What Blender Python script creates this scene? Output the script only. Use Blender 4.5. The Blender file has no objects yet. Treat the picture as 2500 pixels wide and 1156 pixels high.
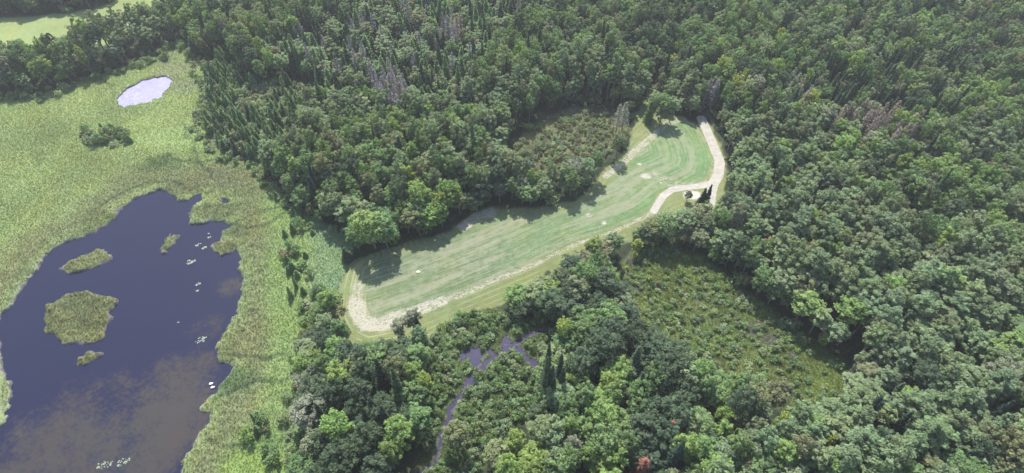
import bpy, math, numpy as np
from mathutils import Vector
R = math.radians
S = bpy.context.scene
COL = S.collection
# ---------------------------------------------------------------- camera, sky, sun, exposure
H_CAM, PITCH, FPX = 120.0, 50.0, 1467.0          # metres up, degrees below the horizon, focal length in photo pixels (2500 wide)
cd = bpy.data.cameras.new('camera'); cam = bpy.data.objects.new('camera', cd); COL.objects.link(cam)
cd.sensor_width = 36.0; cd.lens = 36.0 * FPX / 2500.0; cd.clip_start = 1.0; cd.clip_end = 9000.0
cam.location = (0, 0, H_CAM); cam.rotation_euler = (R(90 - PITCH), 0, 0)
S.camera = cam
SUN_EL, SUN_AZ = 54.0, -8.0                      # azimuth clockwise from +Y
W = bpy.data.worlds.new('World'); S.world = W; W.use_nodes = True
nt = W.node_tree; bg = nt.nodes['Background']
sky = nt.nodes.new('ShaderNodeTexSky'); sky.sky_type = 'NISHITA'; sky.sun_disc = False
sky.sun_elevation = R(SUN_EL); sky.sun_rotation = R(SUN_AZ); sky.air_density = 1.0; sky.dust_density = 1.5
nt.links.new(sky.outputs[0], bg.inputs[0]); bg.inputs[1].default_value = 0.13
sd = bpy.data.lights.new('sun', 'SUN'); sd.energy = 4.2; sd.angle = R(0.55); sd.color = (1.0, 0.955, 0.89)
sun = bpy.data.objects.new('sun', sd); COL.objects.link(sun)
dv = Vector((math.sin(R(SUN_AZ)) * math.cos(R(SUN_EL)), math.cos(R(SUN_AZ)) * math.cos(R(SUN_EL)), math.sin(R(SUN_EL))))
sun.rotation_euler = dv.to_track_quat('Z', 'Y').to_euler(); sun.location = (0, 0, 300)
S.view_settings.view_transform = 'Standard'; S.view_settings.look = 'None'
S.view_settings.exposure = 1.0; S.view_settings.gamma = 1.0; S.view_settings.use_curve_mapping = False
S.render.engine = 'CYCLES'
S.cycles.max_bounces = 5; S.cycles.diffuse_bounces = 3; S.cycles.transmission_bounces = 3; S.cycles.volume_bounces = 0

# ---------------------------------------------------------------- helpers
cp, sp = math.cos(R(PITCH)), math.sin(R(PITCH))
def W2(px, z=0.0):                                # photo pixels (2500 x 1156) -> world xy on the plane z
    p = np.atleast_2d(np.asarray(px, float)); a = (p[:, 0] - 1250) / FPX; b = -(p[:, 1] - 578) / FPX
    dy = cp + b * sp; dz = -sp + b * cp; t = (z - H_CAM) / dz
    return np.stack([a * t, dy * t], 1)
def P2(x, y, z=0.0):                              # world -> photo pixels and depth
    zc = z - H_CAM; d = y * cp - zc * sp; up = y * sp + zc * cp
    return 1250 + FPX * x / d, 578 - FPX * up / d, d
rng = np.random.default_rng(7)
def _hash(ix, iy, seed):
    n = (ix.astype(np.int64) * 374761393 + iy.astype(np.int64) * 668265263 + seed * 1442695041) & 0x7fffffff
    n = (n ^ (n >> 13)) * 1274126177 & 0x7fffffff
    return ((n ^ (n >> 16)) & 0xffff) / 65535.0
def vnoise(x, y, seed=0):
    ix = np.floor(x).astype(np.int64); iy = np.floor(y).astype(np.int64); fx = x - ix; fy = y - iy
    fx = fx * fx * (3 - 2 * fx); fy = fy * fy * (3 - 2 * fy)
    a = _hash(ix, iy, seed); b = _hash(ix + 1, iy, seed); c = _hash(ix, iy + 1, seed); d = _hash(ix + 1, iy + 1, seed)
    return (a * (1 - fx) + b * fx) * (1 - fy) + (c * (1 - fx) + d * fx) * fy
def fbm(x, y, scale, seed=0, octv=4):
    v = 0; amp = .5; tot = 0; f = 1.0 / scale
    for k in range(octv):
        v = v + amp * vnoise(x * f + 17.3 * k, y * f - 9.1 * k, seed + k); tot += amp; amp *= .5; f *= 2.03
    return v / tot
def ss(x, a, b):
    t = np.clip((x - a) / (b - a), 0, 1); return t * t * (3 - 2 * t)
def segdist(X, Y, pts):                           # distance to an open polyline
    d = np.full(X.shape, 1e9)
    for (x0, y0), (x1, y1) in zip(pts[:-1], pts[1:]):
        dx, dy = x1 - x0, y1 - y0; L = dx * dx + dy * dy + 1e-9
        t = np.clip(((X - x0) * dx + (Y - y0) * dy) / L, 0, 1)
        d = np.minimum(d, (X - x0 - t * dx) ** 2 + (Y - y0 - t * dy) ** 2)
    return np.sqrt(d)
def sdf(X, Y, pts):                               # signed distance to a polygon, negative inside
    d = segdist(X, Y, np.vstack([pts, pts[:1]])); ins = np.zeros(X.shape, bool); n = len(pts)
    for i in range(n):
        x0, y0 = pts[i]; x1, y1 = pts[(i + 1) % n]
        if y0 == y1: continue
        c = ((y0 > Y) != (y1 > Y)) & (X < (x1 - x0) * (Y - y0) / (y1 - y0) + x0); ins ^= c
    return np.where(ins, -d, d)
def mesh_np(name, V, F, mat=None, smooth=False):
    me = bpy.data.meshes.new(name); V = np.asarray(V, np.float32); F = np.asarray(F, np.int32); k = F.shape[1]
    me.vertices.add(len(V)); me.vertices.foreach_set('co', V.ravel())
    me.loops.add(F.size); me.loops.foreach_set('vertex_index', F.ravel())
    me.polygons.add(len(F)); me.polygons.foreach_set('loop_start', np.arange(len(F), dtype=np.int32) * k)
    try: me.polygons.foreach_set('loop_total', np.full(len(F), k, np.int32))
    except Exception: pass
    me.update(calc_edges=True)
    if smooth: me.polygons.foreach_set('use_smooth', np.ones(len(F), bool))
    if mat: me.materials.append(mat)
    return me
def link(name, me, parent=None, loc=None):
    o = bpy.data.objects.new(name, me); COL.objects.link(o)
    if parent: o.parent = parent
    if loc is not None: o.location = loc
    return o
def tag(o, label=None, cat=None, group=None, kind=None):
    if label: o['label'] = label
    if cat: o['category'] = cat
    if group: o['group'] = group
    if kind: o['kind'] = kind
    return o

# ---------------------------------------------------------------- layout: outlines read from the photo, laid on the ground
PX = dict(
 marsh=[(-900,330),(-300,262),(100,230),(223,192),(300,165),(350,140),(390,118),(430,104),(470,112),(502,150),(508,230),(500,300),(512,352),(570,382),(628,400),(655,440),(700,480),(750,520),(800,548),(850,572),(856,640),(838,672),(822,725),(786,740),(762,790),(752,850),(735,900),(745,960),(758,1000),(740,1060),(735,1156),(740,1330),(-100,1500),(-900,1500)],
 pond=[(223,570),(240,560),(262,545),(282,530),(279,515),(300,500),(330,485),(360,473),(395,466),(418,474),(440,489),(458,486),(470,477),(486,474),(492,486),(478,500),(462,516),(456,530),(472,547),(500,541),(520,534),(545,546),(566,547),(560,556),(543,566),(545,590),(562,598),(580,612),(582,640),(592,670),(588,700),(586,735),(572,762),(560,792),(540,815),(520,850),(524,874),(560,884),(575,892),(562,915),(530,945),(500,978),(484,1002),(512,1010),(500,1042),(480,1072),(462,1102),(444,1124),(440,1156),(428,1260),(380,1400),(60,1400),(-60,1200),(30,960),(-20,800),(60,690),(120,610)],
 inlet=[(538,492),(545,484),(560,484),(568,490),(556,496),(545,499)],
 small=[(300,222),(314,212),(332,204),(350,195),(378,191),(400,186),(415,189),(420,198),(418,210),(404,226),(390,240),(368,246),(345,250),(322,260),(300,261),(288,250),(284,240),(292,231)],
 isA=[(150,652),(200,625),(238,611),(262,610),(276,618),(272,632),(256,642),(236,650),(223,656),(170,668)],
 isB=[(110,745),(170,718),(230,716),(270,720),(284,732),(274,748),(262,765),(268,790),(260,816),(238,828),(222,838),(150,842),(100,800)],
 isC=[(185,878),(215,865),(238,862),(246,868),(236,880),(226,890),(190,892)],
 isD=[(390,606),(396,596),(404,590),(410,580),(420,571),(437,570),(436,582),(427,592),(420,604),(408,614),(400,616)],
 isE=[(520,602),(527,592),(545,590),(563,594),(578,606),(566,618),(548,620),(536,627),(530,620),(523,612)],
 field=[(852,640),(838,672),(822,725),(818,770),(826,812),(832,842),(870,862),(930,868),(990,858),(1050,835),(1120,790),(1200,752),(1300,708),(1400,650),(1480,612),(1560,580),(1620,566),(1690,552),(1735,530),(1764,500),(1770,455),(1776,410),(1764,365),(1745,325),(1740,302),(1722,300),(1700,304),(1668,286),(1640,280),(1610,284),(1592,262),(1598,225),(1618,190),(1606,188),(1582,225),(1560,268),(1540,305),(1536,345),(1520,385),(1480,410),(1445,458),(1400,492),(1300,508),(1190,508),(1150,522),(1100,562),(1020,585),(960,603),(900,620)],
 creekland=[(1050,830),(1075,790),(1130,765),(1190,752),(1260,772),(1330,785),(1375,812),(1365,860),(1335,920),(1330,985),(1290,1025),(1230,1065),(1190,1110),(1170,1180),(1160,1260),(990,1260),(1010,1150),(1040,1060),(1038,960),(1045,880)],
 fen=[(1520,650),(1550,612),(1640,600),(1715,628),(1795,695),(1865,745),(1945,810),(2015,848),(2055,890),(2060,950),(2010,1010),(1930,1010),(1850,975),(1770,925),(1690,890),(1610,865),(1545,810),(1520,730)],
 upclear=[(1235,385),(1262,340),(1300,305),(1360,275),(1410,258),(1470,262),(1520,285),(1540,318),(1515,350),(1480,385),(1450,420),(1380,448),(1300,440),(1250,418)],
 meadow=[(-900,170),(-200,140),(100,150),(200,132),(250,112),(310,92),(365,70),(415,40),(430,-40),(300,-45),(290,-2),(225,26),(100,40),(-300,60)],
 belt=[(502,150),(560,130),(600,180),(650,215),(712,205),(745,260),(740,300),(700,330),(712,390),(655,430),(628,400),(570,382),(512,352),(500,300),(508,230)],
 gap=[(690,205),(770,205),(800,250),(735,290),(722,400),(685,410),(700,290)],
 bog=[(620,150),(780,110),(900,-30),(1250,-30),(1280,80),(1210,170),(1130,290),(1000,285),(760,290),(700,200)],
 rightbog=[(1900,230),(2060,180),(2300,190),(2330,330),(2200,360),(2050,330),(1930,300)],
 rightgap=[(2040,480),(2120,470),(2290,590),(2270,640),(2130,590)],
 clump=[(770,748),(815,730),(830,790),(836,850),(765,850),(755,800)],
)
PW = {k: W2(v) for k, v in PX.items()}
road1 = W2([(1712,290),(1728,325),(1742,358),(1757,395),(1754,428),(1742,448),(1736,470),(1732,500),(1722,525)])
road2 = W2([(1744,446),(1712,455),(1670,459),(1640,464),(1620,478),(1604,502),(1596,516)])
creek = W2([(1330,812),(1296,816),(1275,826),(1248,846),(1218,862),(1188,880),(1168,902),(1145,925),(1130,945),(1122,972),(1108,992),(1098,1012),(1088,1045),(1072,1080),(1052,1120),(1020,1160)])
branch = W2([(1268,855),(1284,870),(1300,885),(1308,886)])
row_low = W2([(400,1020),(700,880),(1010,772),(1150,715),(1300,653),(1400,602),(1500,568),(1580,535),(1635,495),(1690,470),(1738,446),(1752,405),(1738,352),(1712,305),(1665,270)])
row_edge = W2([(905,625),(872,650),(860,700),(856,755),(872,790),(905,806),(960,795),(1010,772),(1150,715),(1300,653),(1400,602),(1500,568),(1580,535),(1620,490),(1690,466),(1738,446),(1752,405),(1738,352),(1712,305),(1665,284),(1625,300),(1560,365)])

# ---------------------------------------------------------------- materials
def newmat(name):
    m = bpy.data.materials.new(name); m.use_nodes = True; n = m.node_tree.nodes; l = m.node_tree.links
    return m, n, l, n['Principled BSDF']
def N(n, t, **kw):
    x = n.new('ShaderNode' + t)
    for k, v in kw.items(): setattr(x, k, v)
    return x
def mathn(n, l, op, a, b=None, clamp=False):
    x = N(n, 'Math', operation=op); x.use_clamp = clamp
    for i, v in enumerate((a, b)):
        if v is None: continue
        if hasattr(v, 'links'): l.new(v, x.inputs[i])
        else: x.inputs[i].default_value = v
    return x.outputs[0]
def noise(n, l, vec, scale, detail=3, rough=.6):
    x = N(n, 'TexNoise'); x.inputs['Scale'].default_value = scale; x.inputs['Detail'].default_value = detail; x.inputs['Roughness'].default_value = rough
    if vec is not None: l.new(vec, x.inputs['Vector'])
    return x.outputs['Fac']
def rngn(n, l, v, a, b, c=0., d=1., smooth=False):
    x = N(n, 'MapRange'); x.interpolation_type = 'SMOOTHSTEP' if smooth else 'LINEAR'
    l.new(v, x.inputs[0])
    for i, q in enumerate((a, b, c, d)): x.inputs[i + 1].default_value = q
    return x.outputs[0]
def mixc(n, l, f, a, b, mode='MIX'):
    x = N(n, 'Mix', data_type='RGBA', blend_type=mode)
    for i, v in ((0, f), (6, a), (7, b)):
        if hasattr(v, 'links'): l.new(v, x.inputs[i])
        else: x.inputs[i].default_value = v if i == 0 else tuple(v) + (1,)
    return x.outputs[2]

def ground_mat():
    m, n, l, b = newmat('ground_cover')
    pos = N(n, 'NewGeometry').outputs['Position']
    zone = N(n, 'Attribute', attribute_name='zone').outputs['Color']
    prm = N(n, 'SeparateColor'); l.new(N(n, 'Attribute', attribute_name='prm').outputs['Color'], prm.inputs[0])
    sand, road, row = prm.outputs[0], prm.outputs[1], prm.outputs[2]
    prn = N(n, 'SeparateColor'); l.new(N(n, 'Attribute', attribute_name='prn').outputs['Color'], prn.inputs[0])
    coarse, track, mud = prn.outputs[0], prn.outputs[1], prn.outputs[2]
    dist = N(n, 'Attribute', attribute_name='rowd').outputs['Fac']; ring = N(n, 'Attribute', attribute_name='ringd').outputs['Fac']
    fine = noise(n, l, pos, 2.6, 4, .7); mid = noise(n, l, pos, .55, 4, .65); big = noise(n, l, pos, .09, 3, .6)
    # veg colour with clumpy variation
    v = mathn(n, l, 'ADD', mathn(n, l, 'MULTIPLY', fine, .55), mathn(n, l, 'MULTIPLY', mid, .45))
    vs = mathn(n, l, 'ADD', 1.0, mathn(n, l, 'MULTIPLY', mathn(n, l, 'MULTIPLY', mathn(n, l, 'SUBTRACT', v, .5), coarse), 3.4))
    comb = N(n, 'CombineColor'); [l.new(vs, comb.inputs[i]) for i in range(3)]
    veg = mixc(n, l, 1.0, zone, comb.outputs[0], 'MULTIPLY')
    warm = mixc(n, l, 1.0, veg, (1.22, .98, .72), 'MULTIPLY')
    veg = mixc(n, l, rngn(n, l, big, .42, .62, 0, .35, True), veg, warm)
    # planted rows: follow the distance to the field's edge
    sx = N(n, 'SeparateXYZ'); l.new(pos, sx.inputs[0])
    cx = N(n, 'CombineXYZ'); l.new(mathn(n, l, 'ADD', dist, mathn(n, l, 'MULTIPLY', mid, .22)), cx.inputs[0]); l.new(mathn(n, l, 'MULTIPLY', sx.outputs[0], .07), cx.inputs[1]); l.new(mathn(n, l, 'MULTIPLY', sx.outputs[1], .07), cx.inputs[2])
    rn = noise(n, l, cx.outputs[0], 1.7, 3, .65); rn2 = noise(n, l, cx.outputs[0], .30, 4, .6)
    rs = rngn(n, l, rn, .32, .68, .85, 1.17)
    comb2 = N(n, 'CombineColor'); [l.new(rs, comb2.inputs[i]) for i in range(3)]
    veg2 = mixc(n, l, row, veg, mixc(n, l, 1.0, veg, comb2.outputs[0], 'MULTIPLY'))
    pale = mathn(n, l, 'MULTIPLY', row, rngn(n, l, mathn(n, l, 'ADD', mathn(n, l, 'MULTIPLY', rn2, .6), mathn(n, l, 'MULTIPLY', mathn(n, l, 'ADD', rn, mid), .2)), .44, .59, 0, .72, True))
    veg2 = mixc(n, l, pale, veg2, (.235, .238, .165))
    # mower tracks in the grass margin
    tw = rngn(n, l, mathn(n, l, 'SINE', mathn(n, l, 'MULTIPLY', ring, 4.3)), .35, .95, 0, 1, True)
    tw = mathn(n, l, 'MULTIPLY', tw, rngn(n, l, noise(n, l, pos, .16, 2), .38, .56, 0.1, 1))
    veg2 = mixc(n, l, mathn(n, l, 'MULTIPLY', tw, mathn(n, l, 'MULTIPLY', track, .38)), veg2, (.27, .28, .165))
    # bare sandy soil
    cr = N(n, 'CombineXYZ'); l.new(mathn(n, l, 'ADD', ring, mathn(n, l, 'MULTIPLY', mid, .8)), cr.inputs[0]); l.new(mathn(n, l, 'MULTIPLY', sx.outputs[0], .35), cr.inputs[1]); l.new(mathn(n, l, 'MULTIPLY', sx.outputs[1], .35), cr.inputs[2])
    rr = noise(n, l, cr.outputs[0], 1.5, 4, .75)
    sn = mathn(n, l, 'ADD', mathn(n, l, 'MULTIPLY', fine, .45), mathn(n, l, 'ADD', mathn(n, l, 'MULTIPLY', mid, .15), mathn(n, l, 'MULTIPLY', rr, .5)))
    sm = rngn(n, l, mathn(n, l, 'ADD', sand, mathn(n, l, 'MULTIPLY', mathn(n, l, 'SUBTRACT', sn, .55), 2.8)), .42, .80, 0, 1, True)
    sandc = mixc(n, l, rngn(n, l, mathn(n, l, 'ADD', mathn(n, l, 'MULTIPLY', sand, .6), mathn(n, l, 'MULTIPLY', fine, .6)), .55, .95), (.235, .22, .165), (.44, .42, .365))
    col = mixc(n, l, mathn(n, l, 'MULTIPLY', sm, .92), veg2, sandc)
    # wet mud
    mm = rngn(n, l, mathn(n, l, 'ADD', mud, mathn(n, l, 'MULTIPLY', mathn(n, l, 'SUBTRACT', mid, .5), 1.4)), .5, .7, 0, 1, True)
    col = mixc(n, l, mm, col, (.10, .09, .105))
    # road
    rm = rngn(n, l, mathn(n, l, 'ADD', road, mathn(n, l, 'MULTIPLY', mathn(n, l, 'SUBTRACT', fine, .5), .35)), .42, .58, 0, 1, True)
    rc = mixc(n, l, rngn(n, l, mid, .35, .65), (.30, .28, .24), (.39, .372, .33))
    col = mixc(n, l, rm, col, rc)
    l.new(col, b.inputs['Base Color']); b.inputs['Roughness'].default_value = .95; b.inputs['Specular IOR Level'].default_value = .12
    bp = N(n, 'Bump'); bp.inputs['Distance'].default_value = .5
    hgt = mathn(n, l, 'MULTIPLY', v, mathn(n, l, 'ADD', coarse, .15)); hgt = mathn(n, l, 'ADD', hgt, mathn(n, l, 'MULTIPLY', mathn(n, l, 'MULTIPLY', rn, row), .25))
    l.new(hgt, bp.inputs['Height']); bp.inputs['Strength'].default_value = 1.0
    l.new(bp.outputs[0], b.inputs['Normal'])
    return m
M_ground = ground_mat()

def leaf_mat(name, default, trans=.3, var=.5, scale=1.3):
    m, n, l, b = newmat(name)
    at = N(n, 'Attribute', attribute_name='tint', attribute_type='INSTANCER').outputs['Color']
    tc = N(n, 'TexCoord').outputs['Object']
    f = noise(n, l, tc, scale, 2, .6)
    k = rngn(n, l, f, .3, .7, 1 - var * .8, 1 + var)
    cc = N(n, 'CombineColor'); [l.new(k, cc.inputs[i]) for i in range(3)]
    col = mixc(n, l, 1.0, at, cc.outputs[0], 'MULTIPLY')
    l.new(col, b.inputs['Base Color']); b.inputs['Roughness'].default_value = .6; b.inputs['Specular IOR Level'].default_value = .15
    tr = N(n, 'BsdfTranslucent'); l.new(mixc(n, l, 1.0, col, (1.35, 1.3, .7), 'MULTIPLY'), tr.inputs[0])
    mx = N(n, 'MixShader'); mx.inputs[0].default_value = trans
    l.new(b.outputs[0], mx.inputs[1]); l.new(tr.outputs[0], mx.inputs[2])
    l.new(mx.outputs[0], n['Material Output'].inputs[0])
    return m
M_leaf = leaf_mat('broad_leaves', None, .42); M_needle = leaf_mat('needles', None, .5, .4, 1.0); M_grass = leaf_mat('grass_blades', None, .45, .3, 2.)
def plain(name, c, rough=.8, spec=.3):
    m, n, l, b = newmat(name); pos = N(n, 'TexCoord').outputs['Object']
    f = noise(n, l, pos, 3.0, 4)
    l.new(mixc(n, l, f, tuple(.65 * x for x in c), tuple(min(1, 1.3 * x) for x in c)), b.inputs['Base Color'])
    b.inputs['Roughness'].default_value = rough; b.inputs['Specular IOR Level'].default_value = spec
    return m
M_bark = plain('bark', (.20, .185, .165)); M_dead = leaf_mat('dead_wood', None, .0, .3, 1.); M_white = plain('white_feathers', (.82, .82, .80)); M_beak = plain('beak', (.35, .12, .03), .4)
M_lily = plain('lily_pads', (.22, .27, .19), .35); M_stone = plain('pale_stone', (.72, .75, .62)); M_log = plain('bleached_wood', (.40, .37, .35))

def water_mat(name, deep, weed_or_cloudc, rough=.06):
    m, n, l, b = newmat(name); pos = N(n, 'NewGeometry').outputs['Position']
    w = N(n, 'Attribute', attribute_name='weed').outputs['Fac']
    a = noise(n, l, pos, .12, 5, .62); c = noise(n, l, pos, 1.3, 3, .6)
    k = mathn(n, l, 'ADD', w, mathn(n, l, 'ADD', mathn(n, l, 'MULTIPLY', mathn(n, l, 'SUBTRACT', a, .5), 1.5), mathn(n, l, 'MULTIPLY', mathn(n, l, 'SUBTRACT', c, .5), 1.1)))
    k = rngn(n, l, k, .28, .95, 0, .8, True)
    hue = mixc(n, l, rngn(n, l, noise(n, l, pos, .07, 3), .4, .62, 0, 1, True), weed_or_cloudc, tuple(x * y for x, y in zip(weed_or_cloudc, (1.05, .93, .92))))
    col = mixc(n, l, k, deep, hue)
    l.new(col, b.inputs['Base Color']); b.inputs['Roughness'].default_value = rough; b.inputs['IOR'].default_value = 1.33
    bp = N(n, 'Bump'); bp.inputs['Distance'].default_value = .03; bp.inputs['Strength'].default_value = .35
    l.new(noise(n, l, pos, 1.1, 3), bp.inputs['Height']); l.new(bp.outputs[0], b.inputs['Normal'])
    return m
M_pond = water_mat('pond_water', (.013, .0145, .038), (.050, .046, .037))
M_small = water_mat('cloud_reflection_water', (.27, .26, .42), (.44, .42, .50))  # pale lavender tones put the reflected cloud into the water's base colour
M_creek = water_mat('creek_water', (.026, .025, .066), (.040, .037, .05))

# ---------------------------------------------------------------- ground sheet, cut into the areas that show
WL = -0.32                                        # water level
def layout(X, Y):
    """areas, colours and height of the ground at world points"""
    wx = X + (fbm(X, Y, 3.2, 11, 3) - .5) * 2.6; wy = Y + (fbm(X, Y, 3.2, 23, 3) - .5) * 2.6; wx = wx + (fbm(X, Y, 1.2, 31, 2) - .5) * 1.3; wy = wy + (fbm(X, Y, 1.2, 37, 2) - .5) * 1.3
    d = {}
    for k in ('pond', 'inlet', 'small', 'isA', 'isB', 'isC', 'isD', 'isE'): d[k] = sdf(wx, wy, PW[k])
    for k in ('marsh', 'field', 'creekland', 'fen', 'upclear', 'meadow', 'belt', 'gap', 'rightgap'): d[k] = sdf(X + (wx - X) * .6, Y + (wy - Y) * .6, PW[k])
    land = np.minimum.reduce([d[k] for k in ('isA', 'isB', 'isC', 'isD', 'isE')])
    d['water'] = np.maximum(np.minimum(d['pond'], d['inlet']), -land)
    d['creek'] = segdist(wx, wy, creek); d['branch'] = segdist(wx, wy, branch)
    w = np.interp(Y, [35, 60, 75, 90, 100], [.42, .5, .7, 1.2, .8]) * .95
    d['creekw'] = np.minimum(d['creek'] - w, d['branch'] - .55)
    pool = W2([(1150,872),(1172,856),(1232,834),(1198,850)])
    for (px, py), r in zip(pool, (1.5, 1.3, 1.5, 1.0)): d['creekw'] = np.minimum(d['creekw'], np.hypot(wx - px, (wy - py)) - r + (fbm(X, Y, 1.6, 5, 3) - .5) * 4.5)
    return d
def heights(X, Y, d):
    veg = fbm(X, Y, 1.7, 41, 3); tus = fbm(X, Y, .9, 47, 2)
    open_ = np.minimum.reduce([d['marsh'], d['creekland'], d['fen'], d['upclear']])
    rough = ss(-open_, -1, 1) * (.8 + 1.1 * (1 - ss(d['water'], 3, 9)))
    z = .5 * (fbm(X, Y, 30, 3, 3) - .5) * ss(np.minimum(d['water'], d['small']), 3, 14) * ss(d['creekw'], 2, 8)
    z = z + rough * (.55 * (veg - .5) + .28 * (tus - .5)) + .10 * (1 - rough) * (veg - .5) * ss(d['field'], -1, 1)
    bank = np.minimum.reduce([d['water'], d['small']])
    z = z + .28 * ss(bank, .1, .9) * (1 - ss(bank, 2, 7))                # reeds stand a little higher along the bank
    low = ss(-bank, -.1, .7); z = z * (1 - low) - 1.3 * low
    z = np.where(bank > .5, np.maximum(z, WL + .18), z)
    c = ss(-d['creekw'], -.15, .45); z = z * (1 - c) - .9 * c
    z = np.where(d['creekw'] > .3, np.where(bank > .5, np.maximum(z, WL + .12), z), z)
    return z
def colour(X, Y, d):
    n1 = fbm(X, Y, 14, 61, 4)[:, None]; n2 = fbm(X, Y, 40, 71, 3)[:, None]; n3 = fbm(X, Y, 5, 81, 4)[:, None]
    U, V_, _ = P2(X, Y)
    c = np.tile(np.array([.040, .052, .030]), (len(X), 1)) * (1 + (n3 - .5) * 1.2)          # forest floor
    def lay(col, m): nonlocal c; c = c * (1 - m[:, None]) + np.asarray(col) * m[:, None]
    mm = ss(-d['marsh'], -.8, .8)
    A, B = np.array([.232, .262, .120]), np.array([.190, .248, .090])
    marsh = A * (1 - n2) + B * n2; marsh = marsh * (1 + (n1 - .5) * .7)
    shore = ss(d['water'], 0, 4) * (1 - ss(d['water'], 5 + 8 * (n2[:, 0] - .3), 14 + 10 * (n2[:, 0] - .3)))
    marsh = marsh * (1 - .85 * shore[:, None]) + np.array([.170, .178, .092]) * .85 * shore[:, None]
    edge = 1 - ss(d['water'], .3, 2.0); marsh = marsh * (1 - .45 * edge[:, None]) + np.array([.21, .215, .15]) * .45 * edge[:, None]
    right = ss(U + 30 * n1[:, 0], 745, 800) * ss(V_, 470, 560); marsh = marsh * (1 - right[:, None]) + np.array([.175, .245, .132]) * right[:, None]
    strip = ss(U + 40 * n1[:, 0], 640, 700) * (1 - ss(U + 40 * n1[:, 0], 755, 800)) * ss(V_, 350, 420); marsh = marsh * (1 - .85 * strip[:, None]) + np.array([.205, .268, .105]) * .85 * strip[:, None]
    bot = ss(U + (V_ - 950) * .35, 640, 740) * ss(V_, 900, 1000); marsh = marsh * (1 - .8 * bot[:, None]) + np.array([.15, .21, .095]) * .8 * bot[:, None]
    pts = [((382,396),6,(.075,.118,.050),.95),((430,402),4,(.12,.165,.07),.7),((585,925),4.2,(.10,.145,.065),.8),((545,950),3,(.10,.145,.065),.7),((550,515),5,(.115,.13,.062),.75),((505,520),4.5,(.125,.14,.07),.7),
           ((480,455),7,(.12,.125,.07),.7),((440,465),5,(.12,.13,.07),.6),((250,545),7,(.105,.13,.055),.75),((575,560),4,(.11,.13,.065),.7),((540,430),8,(.15,.15,.085),.6),((330,425),9,(.165,.18,.09),.5),((590,470),7,(.14,.16,.08),.5),((560,860),4,(.13,.145,.075),.5),
           ((430,170),9,(.235,.245,.155),.7),((460,210),8,(.24,.25,.15),.6),((400,130),7,(.225,.25,.14),.5),((720,770),8,(.19,.25,.085),.5),((690,640),5,(.21,.27,.08),.5),((620,1130),8,(.20,.29,.07),.6),((600,1060),5,(.17,.22,.09),.5)]
    for p, r, cc, k in pts:
        q = W2(p)[0]; m_ = (1 - ss(np.hypot((X - q[0]), (Y - q[1]) * 1.2) + (n3[:, 0] - .5) * r * 1.3, r * .35, r * 1.15)) * k
        marsh = marsh * (1 - m_[:, None]) + np.array(cc) * m_[:, None]
    for tr in ([(430,388),(500,392),(560,378),(640,372)], [(223,520),(300,470),(380,440),(450,452)], [(560,550),(640,515),(700,500),(720,506)], [(600,560),(660,545),(705,512)], [(530,870),(600,872),(640,880),(700,868)], [(440,300),(490,380),(520,430)], [(560,960),(620,930),(700,925),(735,905)], [(560,1090),(620,1078),(680,1082)], [(660,420),(690,455),(705,500)], [(240,180),(270,205),(285,212)]):
        tm_ = (1 - ss(segdist(X + (n3[:, 0] - .5) * 3, Y + (n3[:, 0] - .5) * 3, W2(tr)), .25, .75)) * .4; marsh = marsh * (1 - tm_[:, None] * np.array([1., .9, .8]))
    marsh = marsh * np.array([1.06, 1.15, 1.16]); lay(marsh, mm)
    land = np.minimum.reduce([d[k] for k in ('isA', 'isB', 'isC', 'isD', 'isE')]); li = ss(-land, -.6, .4)
    c = c * (1 - li[:, None]) + (np.array([.150, .175, .085]) * (1 + (n3 - .5) * .8)) * li[:, None]
    lay(np.array([.15, .175, .10]) * (1 + (n1 - .5) * .8), ss(-d['belt'], -2, 1.5) * .9)
    lay(np.array([.16, .165, .105]) * (1 + (n1 - .5) * .6), ss(-d['gap'], -2, 1.5) * .9)
    lay(np.array([.205, .225, .128]) * (1 + (n3 - .5) * .9), ss(-d['upclear'], -1, 1.5))
    lay(np.array([.12, .125, .08]) * (1 + (n3 - .5) * .9), ss(-d['rightgap'], -1, 1.5) * .8)
    lay(np.array([.110, .155, .068]) * (1 + (n3 - .5) * .9), ss(-d['creekland'], -1, 1))
    fen = (np.array([.145, .190, .052]) * (1 - n1) + np.array([.13, .17, .075]) * n1) * (1 + (n3 - .5) * .9)
    lay(fen, ss(-d['fen'], -1.5, 1))
    lay(np.array([.235, .30, .125]) * (1 + (n1 - .5) * .35), ss(-d['meadow'], -1.5, 1.))
    grass = np.array([.175, .215, .095]) * (1 + (n1 - .5) * .35)
    f = ss(-d['field'], -.6, .6); lay(grass, f)
    rd = segdist(X, Y, row_edge); RINGD = rd; rd = segdist(X, Y, row_low)
    cropw = W2([(915,632),(888,668),(884,720),(898,762),(935,782),(1000,758),(1150,700),(1300,640),(1400,592),(1480,560),(1545,535),(1590,500),(1612,468),(1690,452),(1722,432),(1738,400),(1728,345),(1700,312),(1662,296),(1630,308),(1570,362),(1545,395),(1505,440),(1450,480),(1400,512),(1300,528),(1190,530),(1120,570),(1000,608)])
    cd_ = sdf(X + (n3[:, 0] - .5) * 2, Y + (n3[:, 0] - .5) * 2, cropw); ci = ss(-cd_, -.7, .7)
    left = 1 - ss(U, 1150, 1600)
    crop = np.array([.150, .207, .108]) * left[:, None] + np.array([.140, .222, .098]) * (1 - left[:, None])
    lay(crop * (1 + (n1 - .5) * .35), ci)
    # sand
    def stroke(px, w, s): return s * (1 - ss(segdist(X + (n3[:, 0] - .5) * 1.5, Y + (n3[:, 0] - .5) * 1.5, W2(px)), w * .35, w))
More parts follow.
